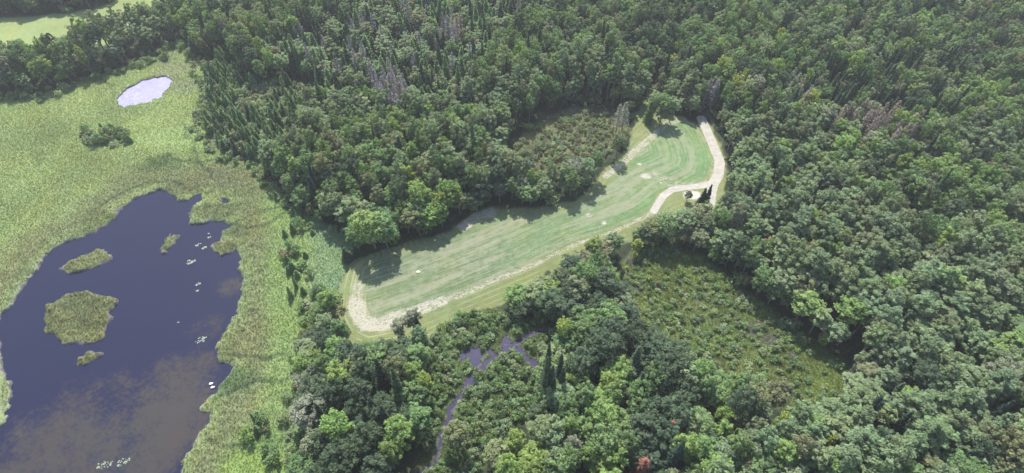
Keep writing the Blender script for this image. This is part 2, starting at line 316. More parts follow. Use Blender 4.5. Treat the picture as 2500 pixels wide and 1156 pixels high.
    st = [([(905,640),(882,668),(874,700)], 2.6, .45), ([(874,700),(866,735),(870,765)], 2.6, .66), ([(866,745),(872,775),(893,792),(930,792),(975,775)], 3.8, .76), ([(890,740),(905,765)], 2.6, .45),
          ([(975,775),(1020,757),(1080,735)], 2.6, .74), ([(1080,735),(1150,708),(1230,674),(1300,648)], 1.6, .62), ([(1300,648),(1400,598),(1500,564),(1590,522)], 1.3, .60), ([(1590,522),(1605,500),(1618,478)], 2.4, .46),
          ([(1480,430),(1520,400),(1560,362),(1610,318)], 2.0, .66), ([(1610,318),(1632,298),(1665,291),(1690,300)], 2.2, .60), ([(1540,372),(1600,322)], .9, .7), ([(1530,352),(1575,312)], .7, .5), ([(1560,385),(1615,335)], .7, .5), ([(1722,335),(1742,380),(1738,425),(1715,446),(1680,452)], 1.3, .55), ([(1718,312),(1736,350)], 1.0, .5),
          ([(1600,428),(1640,446),(1672,456)], 3.2, .56), ([(1560,455),(1620,440)], 2.6, .36), ([(1620,455),(1560,500),(1500,535),(1420,570)], 3.0, .34),
          ([(1130,552),(1160,526),(1195,520)], 3.4, .72), ([(1185,516),(1300,520),(1400,498)], 2.2, .42), ([(920,622),(1000,603),(1090,575),(1130,548)], 2.0, .42), ([(1400,498),(1450,462),(1490,425)], 2.6, .42),
          ([(1090,668),(1190,645),(1330,598)], 5, .33), ([(950,665),(1010,655)], 4, .30), ([(1400,560),(1440,525)], 2.4, .40), ([(1430,590),(1560,545)], 1.2, .4)]
    sand = np.zeros(len(X))
    for a in st: sand = np.maximum(sand, stroke(*a))
    for p, r, s in (((1582,431),2.6,.85),((1474,544),1.8,.9),((1562,402),1.2,.85),((1690,477),3.6,1.15),((1438,526),1.3,.7),((1708,535),1.7,1.),((1690,290),1.6,.6),((1612,448),1.,.8)):
        q = W2(p)[0]; sand = np.maximum(sand, s * (1 - ss(np.hypot(X - q[0], (Y - q[1]) * 1.3) + (n3[:, 0] - .5) * 2.4, r * .4, r)))
    sand *= f; q = W2((2226,172))[0]; sand = np.maximum(sand, 1 - ss(np.hypot(X - q[0], (Y - q[1]) * .6), 1, 3.2))
    road = np.maximum(1 - ss(segdist(X, Y, road1), 1.0, 1.9), 1 - ss(segdist(X, Y, road2), .65, 1.4))
    row = ci
    track = f * (1 - ci) * (1 + .9 * (1 - ss(U, 900, 1050)))
    coarse = (1 - .5 * mm) * (1 - f * .62); coarse = np.where(d['meadow'] < 0, .35, coarse); coarse = np.where((d['creekland'] < 0) | (d['fen'] < 0), 1.25, coarse)
    mud = np.zeros(len(X))
    for p, r, s in (((1545,640),3,.8),((1560,700),3,.75),((1605,700),3,.6),((1850,805),4.5,.85),((1880,830),3.5,.8),((1700,740),3,.55),((1720,690),3,.5),((1940,870),3,.6)):
        q = W2(p)[0]; mud = np.maximum(mud, s * (1 - ss(np.hypot(X - q[0], Y - q[1]), r * .3, r)))
    bank = np.minimum.reduce([d['water'], d['small'], d['creekw'] - .1]); mud = np.maximum(mud, 1.3 * (1 - ss(bank, -.1, .35)))
    one = np.ones(len(X))
    return np.clip(c * .80, .01, .9), np.stack([sand, road, row, one], 1), np.stack([coarse, track, mud, one], 1), rd, road, RINGD
def add_attr(me, name, dat, typ):
    a = me.attributes.new(name, typ, 'POINT'); a.data.foreach_set('color' if typ == 'FLOAT_COLOR' else 'value', np.asarray(dat, np.float32).ravel())

X0, X1, Y0, Y1, G = -218.0, 218.0, 24.0, 244.0, 0.4
gx = np.arange(X0, X1 + 1e-6, G); gy = np.arange(Y0, Y1 + 1e-6, G); nx, ny = len(gx), len(gy)
XX, YY = np.meshgrid(gx, gy); X, Y = XX.ravel(), YY.ravel()
D = layout(X, Y); Z = heights(X, Y, D); ZC, PRM, PRN, ROWD, ROADM, RINGD = colour(X, Y, D)
edgef = np.minimum(np.minimum(X - X0, X1 - X), np.minimum(Y - Y0, Y1 - Y)); Z = Z * ss(edgef, 0, 3)
idx = np.arange(nx * ny).reshape(ny, nx)
Q = np.stack([idx[:-1, :-1], idx[:-1, 1:], idx[1:, 1:], idx[1:, :-1]], -1).reshape(-1, 4)
def fm(a): return a[Q].mean(1)
fD = {k: fm(D[k]) for k in ('marsh', 'field', 'meadow', 'creekland', 'fen', 'upclear', 'isA', 'isB', 'isC', 'isD', 'isE', 'pond')}
own = np.zeros(len(Q), int)                       # 0 forest floor
own[fD['upclear'] < 0] = 5; own[fD['creekland'] < 0] = 3; own[fD['fen'] < 0] = 4; own[fD['meadow'] < 0] = 6
own[fD['marsh'] < 0] = 1; own[fD['field'] < 0] = 2; own[fm(ROADM) > .5] = 7
for i, k in enumerate(('isA', 'isB', 'isC', 'isD', 'isE')): own[(fD[k] < .4) & (fD['pond'] < 1)] = 8 + i
names = ['forest_floor', 'marsh', 'crop_field', 'creek_wetland', 'fen_clearing', 'scrub_clearing', 'meadow', 'dirt_road', 'marsh_island', 'marsh_island', 'marsh_island', 'marsh_island', 'marsh_island']
glabel = ['dark forest floor under the trees', 'pale green sedge marsh around the ponds', 'long curved green crop field with bare sandy edges', 'shrubby wetland along the narrow creek', 'yellow green boggy clearing among the trees right of the field',
          'brushy clearing above the field', 'pale green meadow in the far top left corner', 'pale sandy track curving round the east end of the field',
          'flat sedge island at the left edge of the large pond, upper one', 'large sedge island at the left edge of the large pond', 'tiny sedge island low at the left edge of the large pond', 'small elongated sedge island alone in the middle of the large pond', 'ragged sedge island close to the right shore of the large pond']
for k in range(13):
    q = Q[own == k]
    if len(q) == 0: continue
    u, inv = np.unique(q, return_inverse=True); q = inv.reshape(-1, 4)
    me = mesh_np(names[k], np.stack([X[u], Y[u], Z[u]], 1), q, M_ground, True)
    add_attr(me, 'zone', np.concatenate([ZC[u], np.ones((len(u), 1))], 1), 'FLOAT_COLOR'); add_attr(me, 'prm', PRM[u], 'FLOAT_COLOR'); add_attr(me, 'prn', PRN[u], 'FLOAT_COLOR'); add_attr(me, 'rowd', ROWD[u], 'FLOAT'); add_attr(me, 'ringd', RINGD[u], 'FLOAT')
    tag(link(names[k], me), glabel[k], None, None, 'structure')
# far ground out to the horizon
far = []; L = 1100
for a, b, c_, e in ((-L, X0, -L, L), (X1, L, -L, L), (X0, X1, -L, Y0), (X0, X1, Y1, L)): far += [(a, c_, 0), (b, c_, 0), (b, e, 0), (a, e, 0)]
me = mesh_np('far_ground', far, np.arange(16).reshape(4, 4), M_ground)
add_attr(me, 'zone', np.tile([.04, .055, .03, 1], (16, 1)), 'FLOAT_COLOR'); add_attr(me, 'prm', np.tile([0, 0, 0, 1], (16, 1)), 'FLOAT_COLOR'); add_attr(me, 'prn', np.tile([1, 0, 0, 1], (16, 1)), 'FLOAT_COLOR'); add_attr(me, 'rowd', np.zeros(16), 'FLOAT')
tag(link('far_ground', me), 'forest ground beyond the photographed area', None, None, 'structure')

def water(name, key, mat, label, g=1.0, weed=None):
    m_ = D[key] < 1.6; x0, x1, y0, y1 = X[m_].min(), X[m_].max(), Y[m_].min(), Y[m_].max()
    ax, ay = np.arange(x0, x1 + g, g), np.arange(y0, y1 + g, g); A, B = np.meshgrid(ax, ay); A, B = A.ravel(), B.ravel()
    dd = layout(A, B)[key if key != 'water' else 'pond']; i = np.arange(len(A)).reshape(len(ay), len(ax))
    q = np.stack([i[:-1, :-1], i[:-1, 1:], i[1:, 1:], i[1:, :-1]], -1).reshape(-1, 4)
    dq = dd[q].min(1); q = q[dq < 1.0]; u, inv = np.unique(q, return_inverse=True)
    me = mesh_np(name, np.stack([A[u], B[u], np.full(len(u), WL)], 1), inv.reshape(-1, 4), mat)
    add_attr(me, 'weed', weed(A[u], B[u]) if weed else np.zeros(len(u)), 'FLOAT')
    return tag(link(name, me), label, None, None, 'structure')
def pondweed(x, y):
    w = np.zeros(len(x)) - .25
    for p, r, s in (((430,950),15,.75),((380,1060),17,.8),((440,1040),11,.85),((260,960),10,.6),((300,1130),16,.75),((240,1060),11,.7),((500,890),7,.6),((560,700),5,.6),((500,800),8,.45),((480,1000),8,.8),((140,1100),20,.8)):
        q = W2(p)[0]; w = np.maximum(w, s * (1 - ss(np.hypot(x - q[0], y - q[1]), r * .3, r)))
    return w
water('pond_water', 'water', M_pond, 'large violet blue pond with brown weed beds', 1.0, pondweed)
def cloud_mix(x, y): return np.full(len(x), .42)  # no weed here: even mix toward the paler painted cloud reflection
water('small_pond_water', 'small', M_small, 'small pale lavender pond in the upper marsh', .8, cloud_mix)
water('inlet_water', 'inlet', M_pond, 'tiny open pool in the reeds by the large pond', .5)
water('creek_water', 'creekw', M_creek, 'narrow violet creek winding through the wetland', .5)

def gz(x, y):                                     # ground height lookup
    i = np.clip(np.round((np.asarray(x) - X0) / G).astype(int), 0, nx - 1); j = np.clip(np.round((np.asarray(y) - Y0) / G).astype(int), 0, ny - 1)
    return Z.reshape(ny, nx)[j, i]

# ---------------------------------------------------------------- plant shapes
def leaves(C, Rr, n, size, r, up=.35, flat=1.0, asp=.62):
    """n leaf sprays round each clump centre"""
    m = len(C) * n; c = np.repeat(C, n, 0); rad = np.repeat(Rr, n)
    d = r.normal(size=(m, 3)); d[:, 2] = d[:, 2] * flat + up; d /= np.linalg.norm(d, axis=1)[:, None]
    p = c + d * (rad * r.uniform(.55, 1.06, m))[:, None] * np.array([1, 1, .85])
    nr = d * .8 + np.array([0, 0, .55]) + r.normal(size=(m, 3)) * .42; nr /= np.linalg.norm(nr, axis=1)[:, None]
    t = np.cross(nr, r.normal(size=(m, 3))); t /= np.linalg.norm(t, axis=1)[:, None]; b = np.cross(nr, t)
    s = (size * r.uniform(.6, 1.35, m))[:, None]
    V = np.stack([p - t * s, p - b * s * asp, p + t * s, p + b * s * asp], 1).reshape(-1, 3)
    return V, np.arange(m * 4).reshape(m, 4)
def tube(path, rads, sides=6):
    V = []; F = []; path = [np.array(p, float) for p in path]
    for i, p in enumerate(path):
        t = path[min(i + 1, len(path) - 1)] - path[max(i - 1, 0)]; t = t / (np.linalg.norm(t) + 1e-9)
        a = np.cross(t, [0, 0, 1.0]) if abs(t[2]) < .9 else np.cross(t, [1.0, 0, 0]); a /= np.linalg.norm(a); b = np.cross(t, a)
        for k in range(sides): th = 2 * math.pi * k / sides; V.append(p + rads[i] * (math.cos(th) * a + math.sin(th) * b))
    for i in range(len(path) - 1):
        for k in range(sides): F.append((i * sides + k, i * sides + (k + 1) % sides, (i + 1) * sides + (k + 1) % sides, (i + 1) * sides + k))
    return np.array(V), np.array(F)
def join(parts):
    V = []; F = []; o = 0
    for v, f in parts: V.append(v); F.append(np.asarray(f) + o); o += len(v)
    return np.concatenate(V), np.concatenate(F)
def broad(seed, h=14., cr=3.0, nc=34, nl=54, ls=.40, low=.34):
    r = np.random.default_rng(seed); zc = h * (low + (1 - low) * .5); hz = h * (1 - low) * .5
    u = r.uniform(-.55, 1, nc * 3); th = r.uniform(0, 2 * math.pi, nc * 3); s = np.sqrt(1 - u * u)
    k = r.uniform(.45, .98, nc * 3) ** .6
    C = np.stack([s * np.cos(th) * cr * k, s * np.sin(th) * cr * k, zc + u * hz * k * .95], 1)
    keep = []                                     # spaced clumps read as separate boughs
    for c in C:
        if all(np.linalg.norm((c - q) / [1, 1, 1.1]) > cr * .30 for q in keep): keep.append(c)
        if len(keep) >= nc: break
    C = np.array(keep); C[:, 2] += r.normal(size=len(C)) * .6; C[:, :2] *= r.uniform(.8, 1.15, (len(C), 1))
    rad = r.uniform(.15, .36, len(C)) * cr
    crown = leaves(C, rad, int(nl * nc / len(C)), ls, r)
    lim = [tube([(0, 0, 0), (r.normal() * .1, r.normal() * .1, h * .3), (r.normal() * .25, r.normal() * .25, h * .6), (r.normal() * .3, r.normal() * .3, h * .88)], [.20, .16, .10, .03])]
    for c in C[:9]:
        z0 = h * r.uniform(.28, .5); lim.append(tube([(0, 0, z0), (c[0] * .5, c[1] * .5, z0 * .45 + c[2] * .55), tuple(c)], [.08, .055, .02], 4))
    return crown, join(lim)
def conifer(seed, h=16., cr=1.9, lev=26, per=11, droop=.35, base=.1, power=.85, wid=.42):
    r = np.random.default_rng(seed); V = []; F = []
    for i in range(lev):
        f = (i + r.uniform(-.3, .3)) / lev; f = min(max(f, 0), 1); z = h * (base + (1 - base) * f)
        rr = cr * (1 - f) ** power * r.uniform(.85, 1.1) + .10
        n = max(4, int(per * (1 - .55 * f))); a0 = r.uniform(0, 6.28)
        for k in range(n):
            a = a0 + 6.283 * k / n + r.normal() * .18; L_ = rr * r.uniform(.7, 1.12); c, s = math.cos(a), math.sin(a)
            w = wid * (.45 + .55 * (1 - f)) * r.uniform(.8, 1.2); dz = -L_ * droop * r.uniform(.5, 1.3); zz = z + r.normal() * .12
            for (t0, t1, w0, w1) in ((.08, .55, .35, 1.), (.5, 1.0, 1., .12)):
                tilt = r.normal() * .16
                o = len(V)
                V += [(c * L_ * t0 - s * w * w0, s * L_ * t0 + c * w * w0, zz + dz * t0 + tilt * w), (c * L_ * t0 + s * w * w0, s * L_ * t0 - c * w * w0, zz + dz * t0 - tilt * w),
                      (c * L_ * t1 + s * w * w1, s * L_ * t1 - c * w * w1, zz + dz * t1 * t1), (c * L_ * t1 - s * w * w1, s * L_ * t1 + c * w * w1, zz + dz * t1 * t1)]
                F.append((o, o + 1, o + 2, o + 3))
    # hanging needle sprays
    ang = r.uniform(0, 6.28, lev * 26); f = r.uniform(0, 1, lev * 26); rr = cr * (1 - f) ** power * r.uniform(.45, 1.05, lev * 26)
    C = np.stack([rr * np.cos(ang), rr * np.sin(ang), h * (base + (1 - base) * f) - rr * droop * .6], 1)
    lv = leaves(C, np.full(len(C), .12), 1, .30, r, 0.1)
    tip = tube([(0, 0, h * .9), (0, 0, h * 1.02)], [.05, .012], 4)
    crown = join([(np.array(V), np.array(F)), lv, tip])
    return crown, tube([(0, 0, 0), (0, 0, h * .5), (0, 0, h * .92)], [.19, .12, .03])
def shrub(seed, rad=1.2, h=1.7, nc=9, nl=34):
    r = np.random.default_rng(seed); a = r.uniform(0, 6.28, nc); q = np.sqrt(r.uniform(0, 1, nc)) * rad * .75
    C = np.stack([q * np.cos(a), q * np.sin(a), h * (.35 + .5 * (1 - (q / rad) ** 2)) * r.uniform(.7, 1.1, nc)], 1)
    cr = leaves(C, r.uniform(.3, .5, nc) * rad, nl, .21, r)
    st = [tube([(0, 0, 0), tuple(c)], [.04, .015], 3) for c in C[:4]]
    st = [(v, f) for v, f in st]
    return cr, join(st)
def tuft(seed, h=.8):
    r = np.random.default_rng(seed); V = []; F = []
    for k in range(12):
        a = r.uniform(0, 6.28); l_ = r.uniform(.15, .6); w = .06; c, s = math.cos(a), math.sin(a); hh = h * r.uniform(.5, 1.1); o = len(V); x, y = r.normal() * .18, r.normal() * .18
        V += [(x - s * w, y + c * w, 0), (x + s * w, y - c * w, 0), (x + c * l_ + s * w * .3, y + s * l_ - c * w * .3, hh), (x + c * l_ - s * w * .3, y + s * l_ + c * w * .3, hh)]; F.append((o, o + 1, o + 2, o + 3))
    return np.array(V), np.array(F)
def dead(seed, h=13., red=False):
    r = np.random.default_rng(seed); parts = [tube([(0, 0, 0), (r.normal() * .1, 0, h * .5), (r.normal() * .2, r.normal() * .2, h)], [.17, .11, .02], 5)]
    for k in range(46):
        f = r.uniform(.2, .98); a = r.uniform(0, 6.28); L_ = (1 - f) ** .7 * 1.9 * r.uniform(.5, 1.2) + .2; z = h * f; c, s = math.cos(a), math.sin(a)
        parts.append(tube([(0, 0, z), (c * L_ * .6, s * L_ * .6, z + r.uniform(-.1, .25) * L_), (c * L_, s * L_, z + r.uniform(-.35, .4) * L_)], [.045, .03, .012], 3))
    V, F = join(parts)
    C = []
    for k in range(620):
        f = r.uniform(.15, 1); a = r.uniform(0, 6.28); L_ = ((1 - f) ** .7 * 1.9 + .1) * r.uniform(.2, 1); C.append((math.cos(a) * L_, math.sin(a) * L_, h * f))
    tw = leaves(np.array(C), np.full(len(C), .1), 1, .30, r, .1, 1, .17)
    return join([(V, F), tw])

def pm(name, geo, mat, sm=False): return mesh_np(name, geo[0], geo[1], mat, sm)
PROTO = {}                                        # kind -> list of (crown mesh, trunk mesh or None, height)
def reg(kind, crown, trunk, h, mat): PROTO.setdefault(kind, []).append((pm('crown', crown, mat), pm('trunk', trunk, M_bark, True) if trunk is not None else None, h, crown, trunk))
for i in range(5): c, t = broad(100 + i, 14, 2.35 + .25 * (i % 3), 52, 52, .235, .36 - .03 * i); reg('broad', c, t, 14., M_leaf)
for i in range(3): c, t = broad(120 + i, 13, 3.1, 64, 50, .26, .25); reg('oak', c, t, 13., M_leaf)
for i in range(4): c, t = broad(140 + i, 15, 1.75 + .15 * i, 44, 56, .205, .42); reg('aspen', c, t, 15., M_leaf)
for i in range(3): c, t = conifer(200 + i, 16, 1.75 + .2 * i); reg('spruce', c, t, 16., M_needle)
for i in range(3): c, t = conifer(220 + i, 9, 1.7, 20, 9, .05, .08, .75, .36); reg('tamarack', c, t, 9., M_needle)
for i in range(4): c, t = shrub(300 + i, 1.2 + .15 * i, 1.5 + .2 * i); reg('shrub', c, t, 1.7, M_leaf)
for i in range(4): reg('dead', dead(400 + i), None, 13., M_dead)
TUFTS = [pm('tuft', tuft(500 + i), M_grass) for i in range(4)]

# ---------------------------------------------------------------- where every plant stands
TINT = {'greygreen': (0.185, 0.252, 0.132), 'green': (0.155, 0.238, 0.098), 'bright': (0.198, 0.291, 0.093), 'dark': (0.083, 0.124, 0.071), 'olive': (0.186, 0.211, 0.112), 'yellow': (0.270, 0.324, 0.081), 'pale': (0.225, 0.280, 0.150),
        'spruce': (0.060, 0.096, 0.070), 'spruceg': (0.103, 0.156, 0.098), 'tam': (0.185, 0.282, 0.135), 'dead': (0.205, 0.192, 0.198), 'brown': (0.235, 0.192, 0.150), 'red': (0.270, 0.117, 0.081), 'mauve': (0.205, 0.222, 0.160)}
WORD = {'greygreen': 'grey-green', 'green': 'mid-green', 'bright': 'bright green', 'dark': 'dark green', 'olive': 'olive green', 'yellow': 'yellow-green', 'pale': 'pale green', 'spruce': 'blackish green', 'spruceg': 'dull green',
        'tam': 'feathery green', 'dead': 'bare grey', 'brown': 'bare brown', 'red': 'rust red', 'mauve': 'greyish brown'}
items = []                                        # dicts: kind, x, y, h, wide, tint key, colour, note
def put(kind, x, y, h, wide, tk, special=False, label=None):
    c = np.array(TINT[tk]) * rng.uniform(.86, 1.16) * np.array([rng.uniform(.93, 1.07), 1, rng.uniform(.9, 1.1)])
    items.append(dict(kind=kind, x=x, y=y, h=h, w=wide, tk=tk, c=c, sp=special, lab=label, v=int(rng.integers(len(PROTO[kind]))), rot=rng.uniform(0, 6.28)))
# singled-out plants, placed by where their tips show
SPECIAL = [
 ('oak', 893, 520, 13.5, 1.42, 'bright', 'big rounded bright green tree alone at the upper left corner of the field'),
 ('oak', 928, 528, 12, 1.0, 'green', 'smaller green tree touching the big bright tree at the field corner'),
 ('shrub', 962, 574, 3.2, 1.4, 'bright', 'small round bright bush at the shadowed upper edge of the field'),
 ('broad', 795, 712, 10, .9, 'bright', 'bright green tree between the marsh and the left end of the field'),
 ('broad', 815, 745, 7, .8, 'olive', 'low olive tree hugging the left end of the field'),
 ('broad', 822, 790, 8, .8, 'green', 'green tree at the lower left corner of the field margin'),
 ('broad', 785, 775, 8, .8, 'greygreen', 'grey-green tree just below the bright tree left of the field'),
 ('broad', 790, 815, 9, .8, 'dark', 'dark green tree left of the lower field corner'),
 ('broad', 810, 828, 11, 1.0, 'bright', 'bright green crown below the lower left field corner'),
 ('oak', 845, 845, 12, .95, 'dark', 'dark dense tree under the grassy lower left field corner'),
 ('aspen', 1378, 778, 13, .7, 'yellow', 'yellow-green tree standing out above the spruces near the creek'),
 ('broad', 1828, 168, 13, .55, 'yellow', 'single yellow tree high in the right-hand forest'),
 ('broad', 1030, 915, 9, .6, 'yellow', 'small lime green tree left of the creek wetland'),
 ('broad', 1005, 890, 10, .7, 'bright', 'bright tree beside the small lime tree left of the creek'),
 ('oak', 960, 880, 12, .8, 'olive', 'olive tan tree in the wood below the sandy field corner'),
 ('broad', 2070, 330, 14, 1.0, 'bright', 'broad light green tree in the right-hand forest below the brown dead patch'),
 ('broad', 2095, 318, 14, .8, 'bright', 'light green tree next to the broad light green crown on the right'),
 ('broad', 1240, 1120, 12, .8, 'bright', 'bright tree near the lower edge of the picture right of the creek'),
 ('oak', 1110, 1045, 9, .8, 'olive', 'soft olive tree right of the lower creek'),
 ('broad', 965, 1030, 13, 1.0, 'bright', 'bright green tree in the lower wood left of the creek'),
 ('broad', 945, 1080, 12, .9, 'bright', 'lower of the bright green trees left of the creek'),
 ('broad', 810, 1020, 13, 1.0, 'bright', 'light crowned tree by the marsh edge low in the picture'),
 ('broad', 2040, 1065, 9, .45, 'yellow', 'tiny lime tree in the lower right forest'),
 ('broad', 1925, 1015, 11, .5, 'yellow', 'slim yellowing tree in the lower right forest'),
 ('broad', 1560, 585, 6, .55, 'yellow', 'small bright bushy tree at the head of the boggy clearing'),
 ('broad', 1745, 583, 6, .5, 'yellow', 'small yellow-green tree right of the head of the boggy clearing'),
 ('broad', 2020, 820, 5, .4, 'yellow', 'little yellow-green tree at the right tip of the boggy clearing'),
 ('broad', 2235, 208, 11, .6, 'yellow', 'yellow-green tree at the right edge beside the brown dead patch'),
 ('aspen', 1005, 762, 8, .9, 'mauve', 'thin greyish tree leaning over the sandy lower edge of the field'),
 ('aspen', 975, 785, 7, 1.1, 'mauve', 'bushy greyish tree below the sandy lower edge of the field'),
 ('spruce', 1014, 772, 11, .8, 'spruce', 'dark spruce beside the greyish trees at the lower field edge'),
 ('spruce', 1342, 838, 21, .85, 'spruce', 'tallest dark spruce of the group above the lower middle wood'),
 ('spruce', 1337, 872, 19, .85, 'spruceg', 'second spruce of the group, front left below the tallest'),
 ('spruce', 1351, 892, 15, .85, 'spruceg', 'short spruce between the two front spruces near the creek'),
 ('spruce', 1372, 864, 16, .9, 'spruce', 'dark spruce to the right of the tallest one'),
 ('spruce', 1377, 896, 14, .9, 'spruceg', 'lowest right spruce of the group near the creek'),
 ('spruce', 1724, 460, 11, .9, 'spruce', 'left one of two pointed spruces at the road fork'),
 ('spruce', 1738, 452, 12, .8, 'spruce', 'right one of two pointed spruces at the road fork'),
 ('spruce', 1712, 482, 8, 1., 'spruce', 'short wide spruce below the two at the road fork'),
 ('broad', 1683, 470, 3.4, .45, 'dark', 'dark bush at the sandy patch inside the road bend'),
 ('spruce', 1155, 95, 18, 1.0, 'spruce', 'tall broad spruce in the far mixed stand above the field'),
 ('spruce', 1637, 122, 14, .8, 'spruce', 'dark pointed spruce above the shaded alley in the far forest'),
 ('spruce', 838, 606, 5, .9, 'spruceg', 'lone star-shaped spruce sapling left of the field corner'),
 ('spruce', 493, 98, 8, 1.1, 'spruceg', 'conifer at the top edge of the upper marsh'),
 ('spruce', 460, 92, 7, 1.0, 'spruceg', 'smaller conifer left of the one at the top of the marsh'),
 ('tamarack', 708, 545, 3.4, 1.1, 'tam', 'rounded young conifer in the marsh strip, largest of its line'),
 ('tamarack', 700, 700, 4.2, .95, 'tam', 'young conifer alone in the marsh left of the field end'),
 ('tamarack', 712, 675, 4.4, .7, 'tam', 'young conifer just above the lone one left of the field end'),
 ('tamarack', 640, 395, 5, .8, 'tam', 'conifer standing in front of the conifer thicket at the marsh'),
 ('tamarack', 612, 345, 6.5, .9, 'tam', 'conifer at the lower tip of the thicket beside the marsh'),
 ('spruce', 728, 866, 5, 1.1, 'spruceg', 'dark conifer in the marsh near the lower wood'),
 ('spruce', 732, 400, 11, .9, 'spruce', 'dark spruce at the corner where marsh meets forest'),
 ('spruce', 752, 432, 12, 1.1, 'spruce', 'broad dark spruce behind the marsh corner'),
 ('spruce', 715, 430, 9, .8, 'spruce', 'shorter dark spruce nearest the marsh corner'),
 ('tamarack', 790, 445, 9, .9, 'spruceg', 'grey-green conifer right of the dark spruces by the marsh'),
 ('tamarack', 610, 1010, 4.5, .8, 'tam', 'slim sapling low in the marsh beside the lower pond shore'),
 ('shrub', 600, 1062, 2.6, 1.2, 'bright', 'bright bush low in the marsh below the slim sapling'),
 ('broad', 1605, 226, 9.5, .8, 'greygreen', 'grey-green tree at the far tip of the field beside the alley'),
 ('broad', 1628, 232, 10, .9, 'green', 'green tree right of the grey-green one at the far field tip'),
 ('broad', 1648, 240, 9, .9, 'greygreen', 'third tree right of the alley at the far field tip'),
 ('broad', 1620, 262, 7, .8, 'olive', 'low olive tree in front at the far field tip'),
 ('tamarack', 1592, 246, 8, 1.1, 'green', 'shorter tree in front at the far tip of the field'),
]
for k, u, v, h, w, tk, lab in SPECIAL:
    p = W2((u, v), h)[0]; put(k, p[0], p[1], h, w, tk, True, lab)
DEAD = [('dead',u,v,h,w,t) for u,v,h,w,t in ((918,185,13,1,'dead'),(932,160,14,1,'dead'),(945,142,15,1,'dead'),(955,170,14,1.1,'dead'),(968,185,13,1,'brown'),(980,178,12,1,'dead'),(940,195,12,1.1,'brown'),(925,215,11,1,'dead'),(938,232,10,.9,'dead'),(958,205,12,1,'brown'),
      (1102,18,14,1.1,'brown'),(1114,40,13,1.1,'brown'),(1122,30,12,1,'brown'),(992,0,13,1,'dead'),(860,120,11,1,'dead'),
      (2068,255,11,1.2,'brown'),(2085,250,12,1.2,'brown'),(2120,240,12,1.2,'brown'),(2135,246,12,1.2,'brown'),(2150,258,12,1.2,'brown'),(2170,250,12,1.2,'brown'),(2185,262,12,1.2,'brown'),(2200,245,11,1.2,'brown'),(2215,270,11,1.2,'brown'),(2240,275,11,1.2,'brown'),(2258,268,11,1.2,'brown'),(2205,292,11,1.2,'brown'),(2225,300,11,1.2,'brown'),(2130,268,12,1.2,'brown'),(2188,330,10,1.1,'mauve'),(2210,335,10,1.1,'mauve'),(2230,340,10,1.1,'mauve'),
      (1945,165,11,1.2,'mauve'),(1955,178,11,1.2,'mauve'),(1935,200,11,1.2,'mauve'),(1960,206,11,1.2,'mauve'),(1985,208,11,1.2,'mauve'),(1755,195,10,1.1,'dead'),(1738,192,10,1.,'dead'),
      (1645,1030,10,1.3,'red'),(1578,1120,9,1.3,'red'),(1870,584,9,1.,'red'),(1882,578,9,1.,'red'),(1890,582,8,1.,'red'),(1530,250,9,1.1,'mauve'),(1515,255,9,1.1,'mauve'))]
DEAD += [('dead', u, v, 12, 1.2, 'dead') for u, v in ((910,170),(948,180),(962,160),(974,200),(930,185),(950,215),(966,228),(900,150),(985,195),(1108,60),(1092,40),(880,105))] + [('dead', u, v, 12, 1.2, 'brown') for u, v in ((2100,262),(2160,275),(2175,285),(2240,300),(2255,290),(2145,285),(1965,190),(1975,222),(2200,310),(2060,270))]
for k, u, v, h, w, tk in DEAD: p = W2((u, v), h + 1.5)[0]; put(k, p[0], p[1], h + 1.5, w * 1.1, tk, True)

def cand(s, x0=-250, x1=250, y0=14, y1=275, jit=.48, seed=1):
    r = np.random.default_rng(seed); hx = np.arange(x0, x1, s); hy = np.arange(y0, y1, s * .87); A, B = np.meshgrid(hx, hy); A = A + (np.arange(len(hy)) % 2)[:, None] * s * .5
    return (A + r.uniform(-jit, jit, A.shape) * s).ravel(), (B + r.uniform(-jit, jit, A.shape) * s).ravel()
def zones(x, y):
    z = {k: sdf(x, y, PW[k]) for k in ('marsh', 'field', 'creekland', 'fen', 'upclear', 'meadow', 'belt', 'gap', 'bog', 'rightbog', 'rightgap', 'clump', 'pond', 'small')}
    z['road'] = np.minimum(segdist(x, y, road1), segdist(x, y, road2)); z['creek'] = segdist(x, y, creek)
    z['open'] = np.minimum.reduce([z[k] for k in ('marsh', 'field', 'creekland', 'fen', 'upclear', 'meadow')]); return z
spx = np.array([(i['x'], i['y'], i['w'] * (1.2 if i['kind'] in ('dead', 'spruce', 'tamarack', 'shrub') else 2.6)) for i in items])
def clear(x, y): return ((spx[:, 0] - x) ** 2 + (spx[:, 1] - y) ** 2 > spx[:, 2] ** 2).all()
def inview(x, y, m=60):
    u, v, d = P2(x, y, 6.0); return (u > -m * 2) & (u < 2500 + m * 2) & (v > -m * 2.4) & (v < 1156 + m * 3.5)
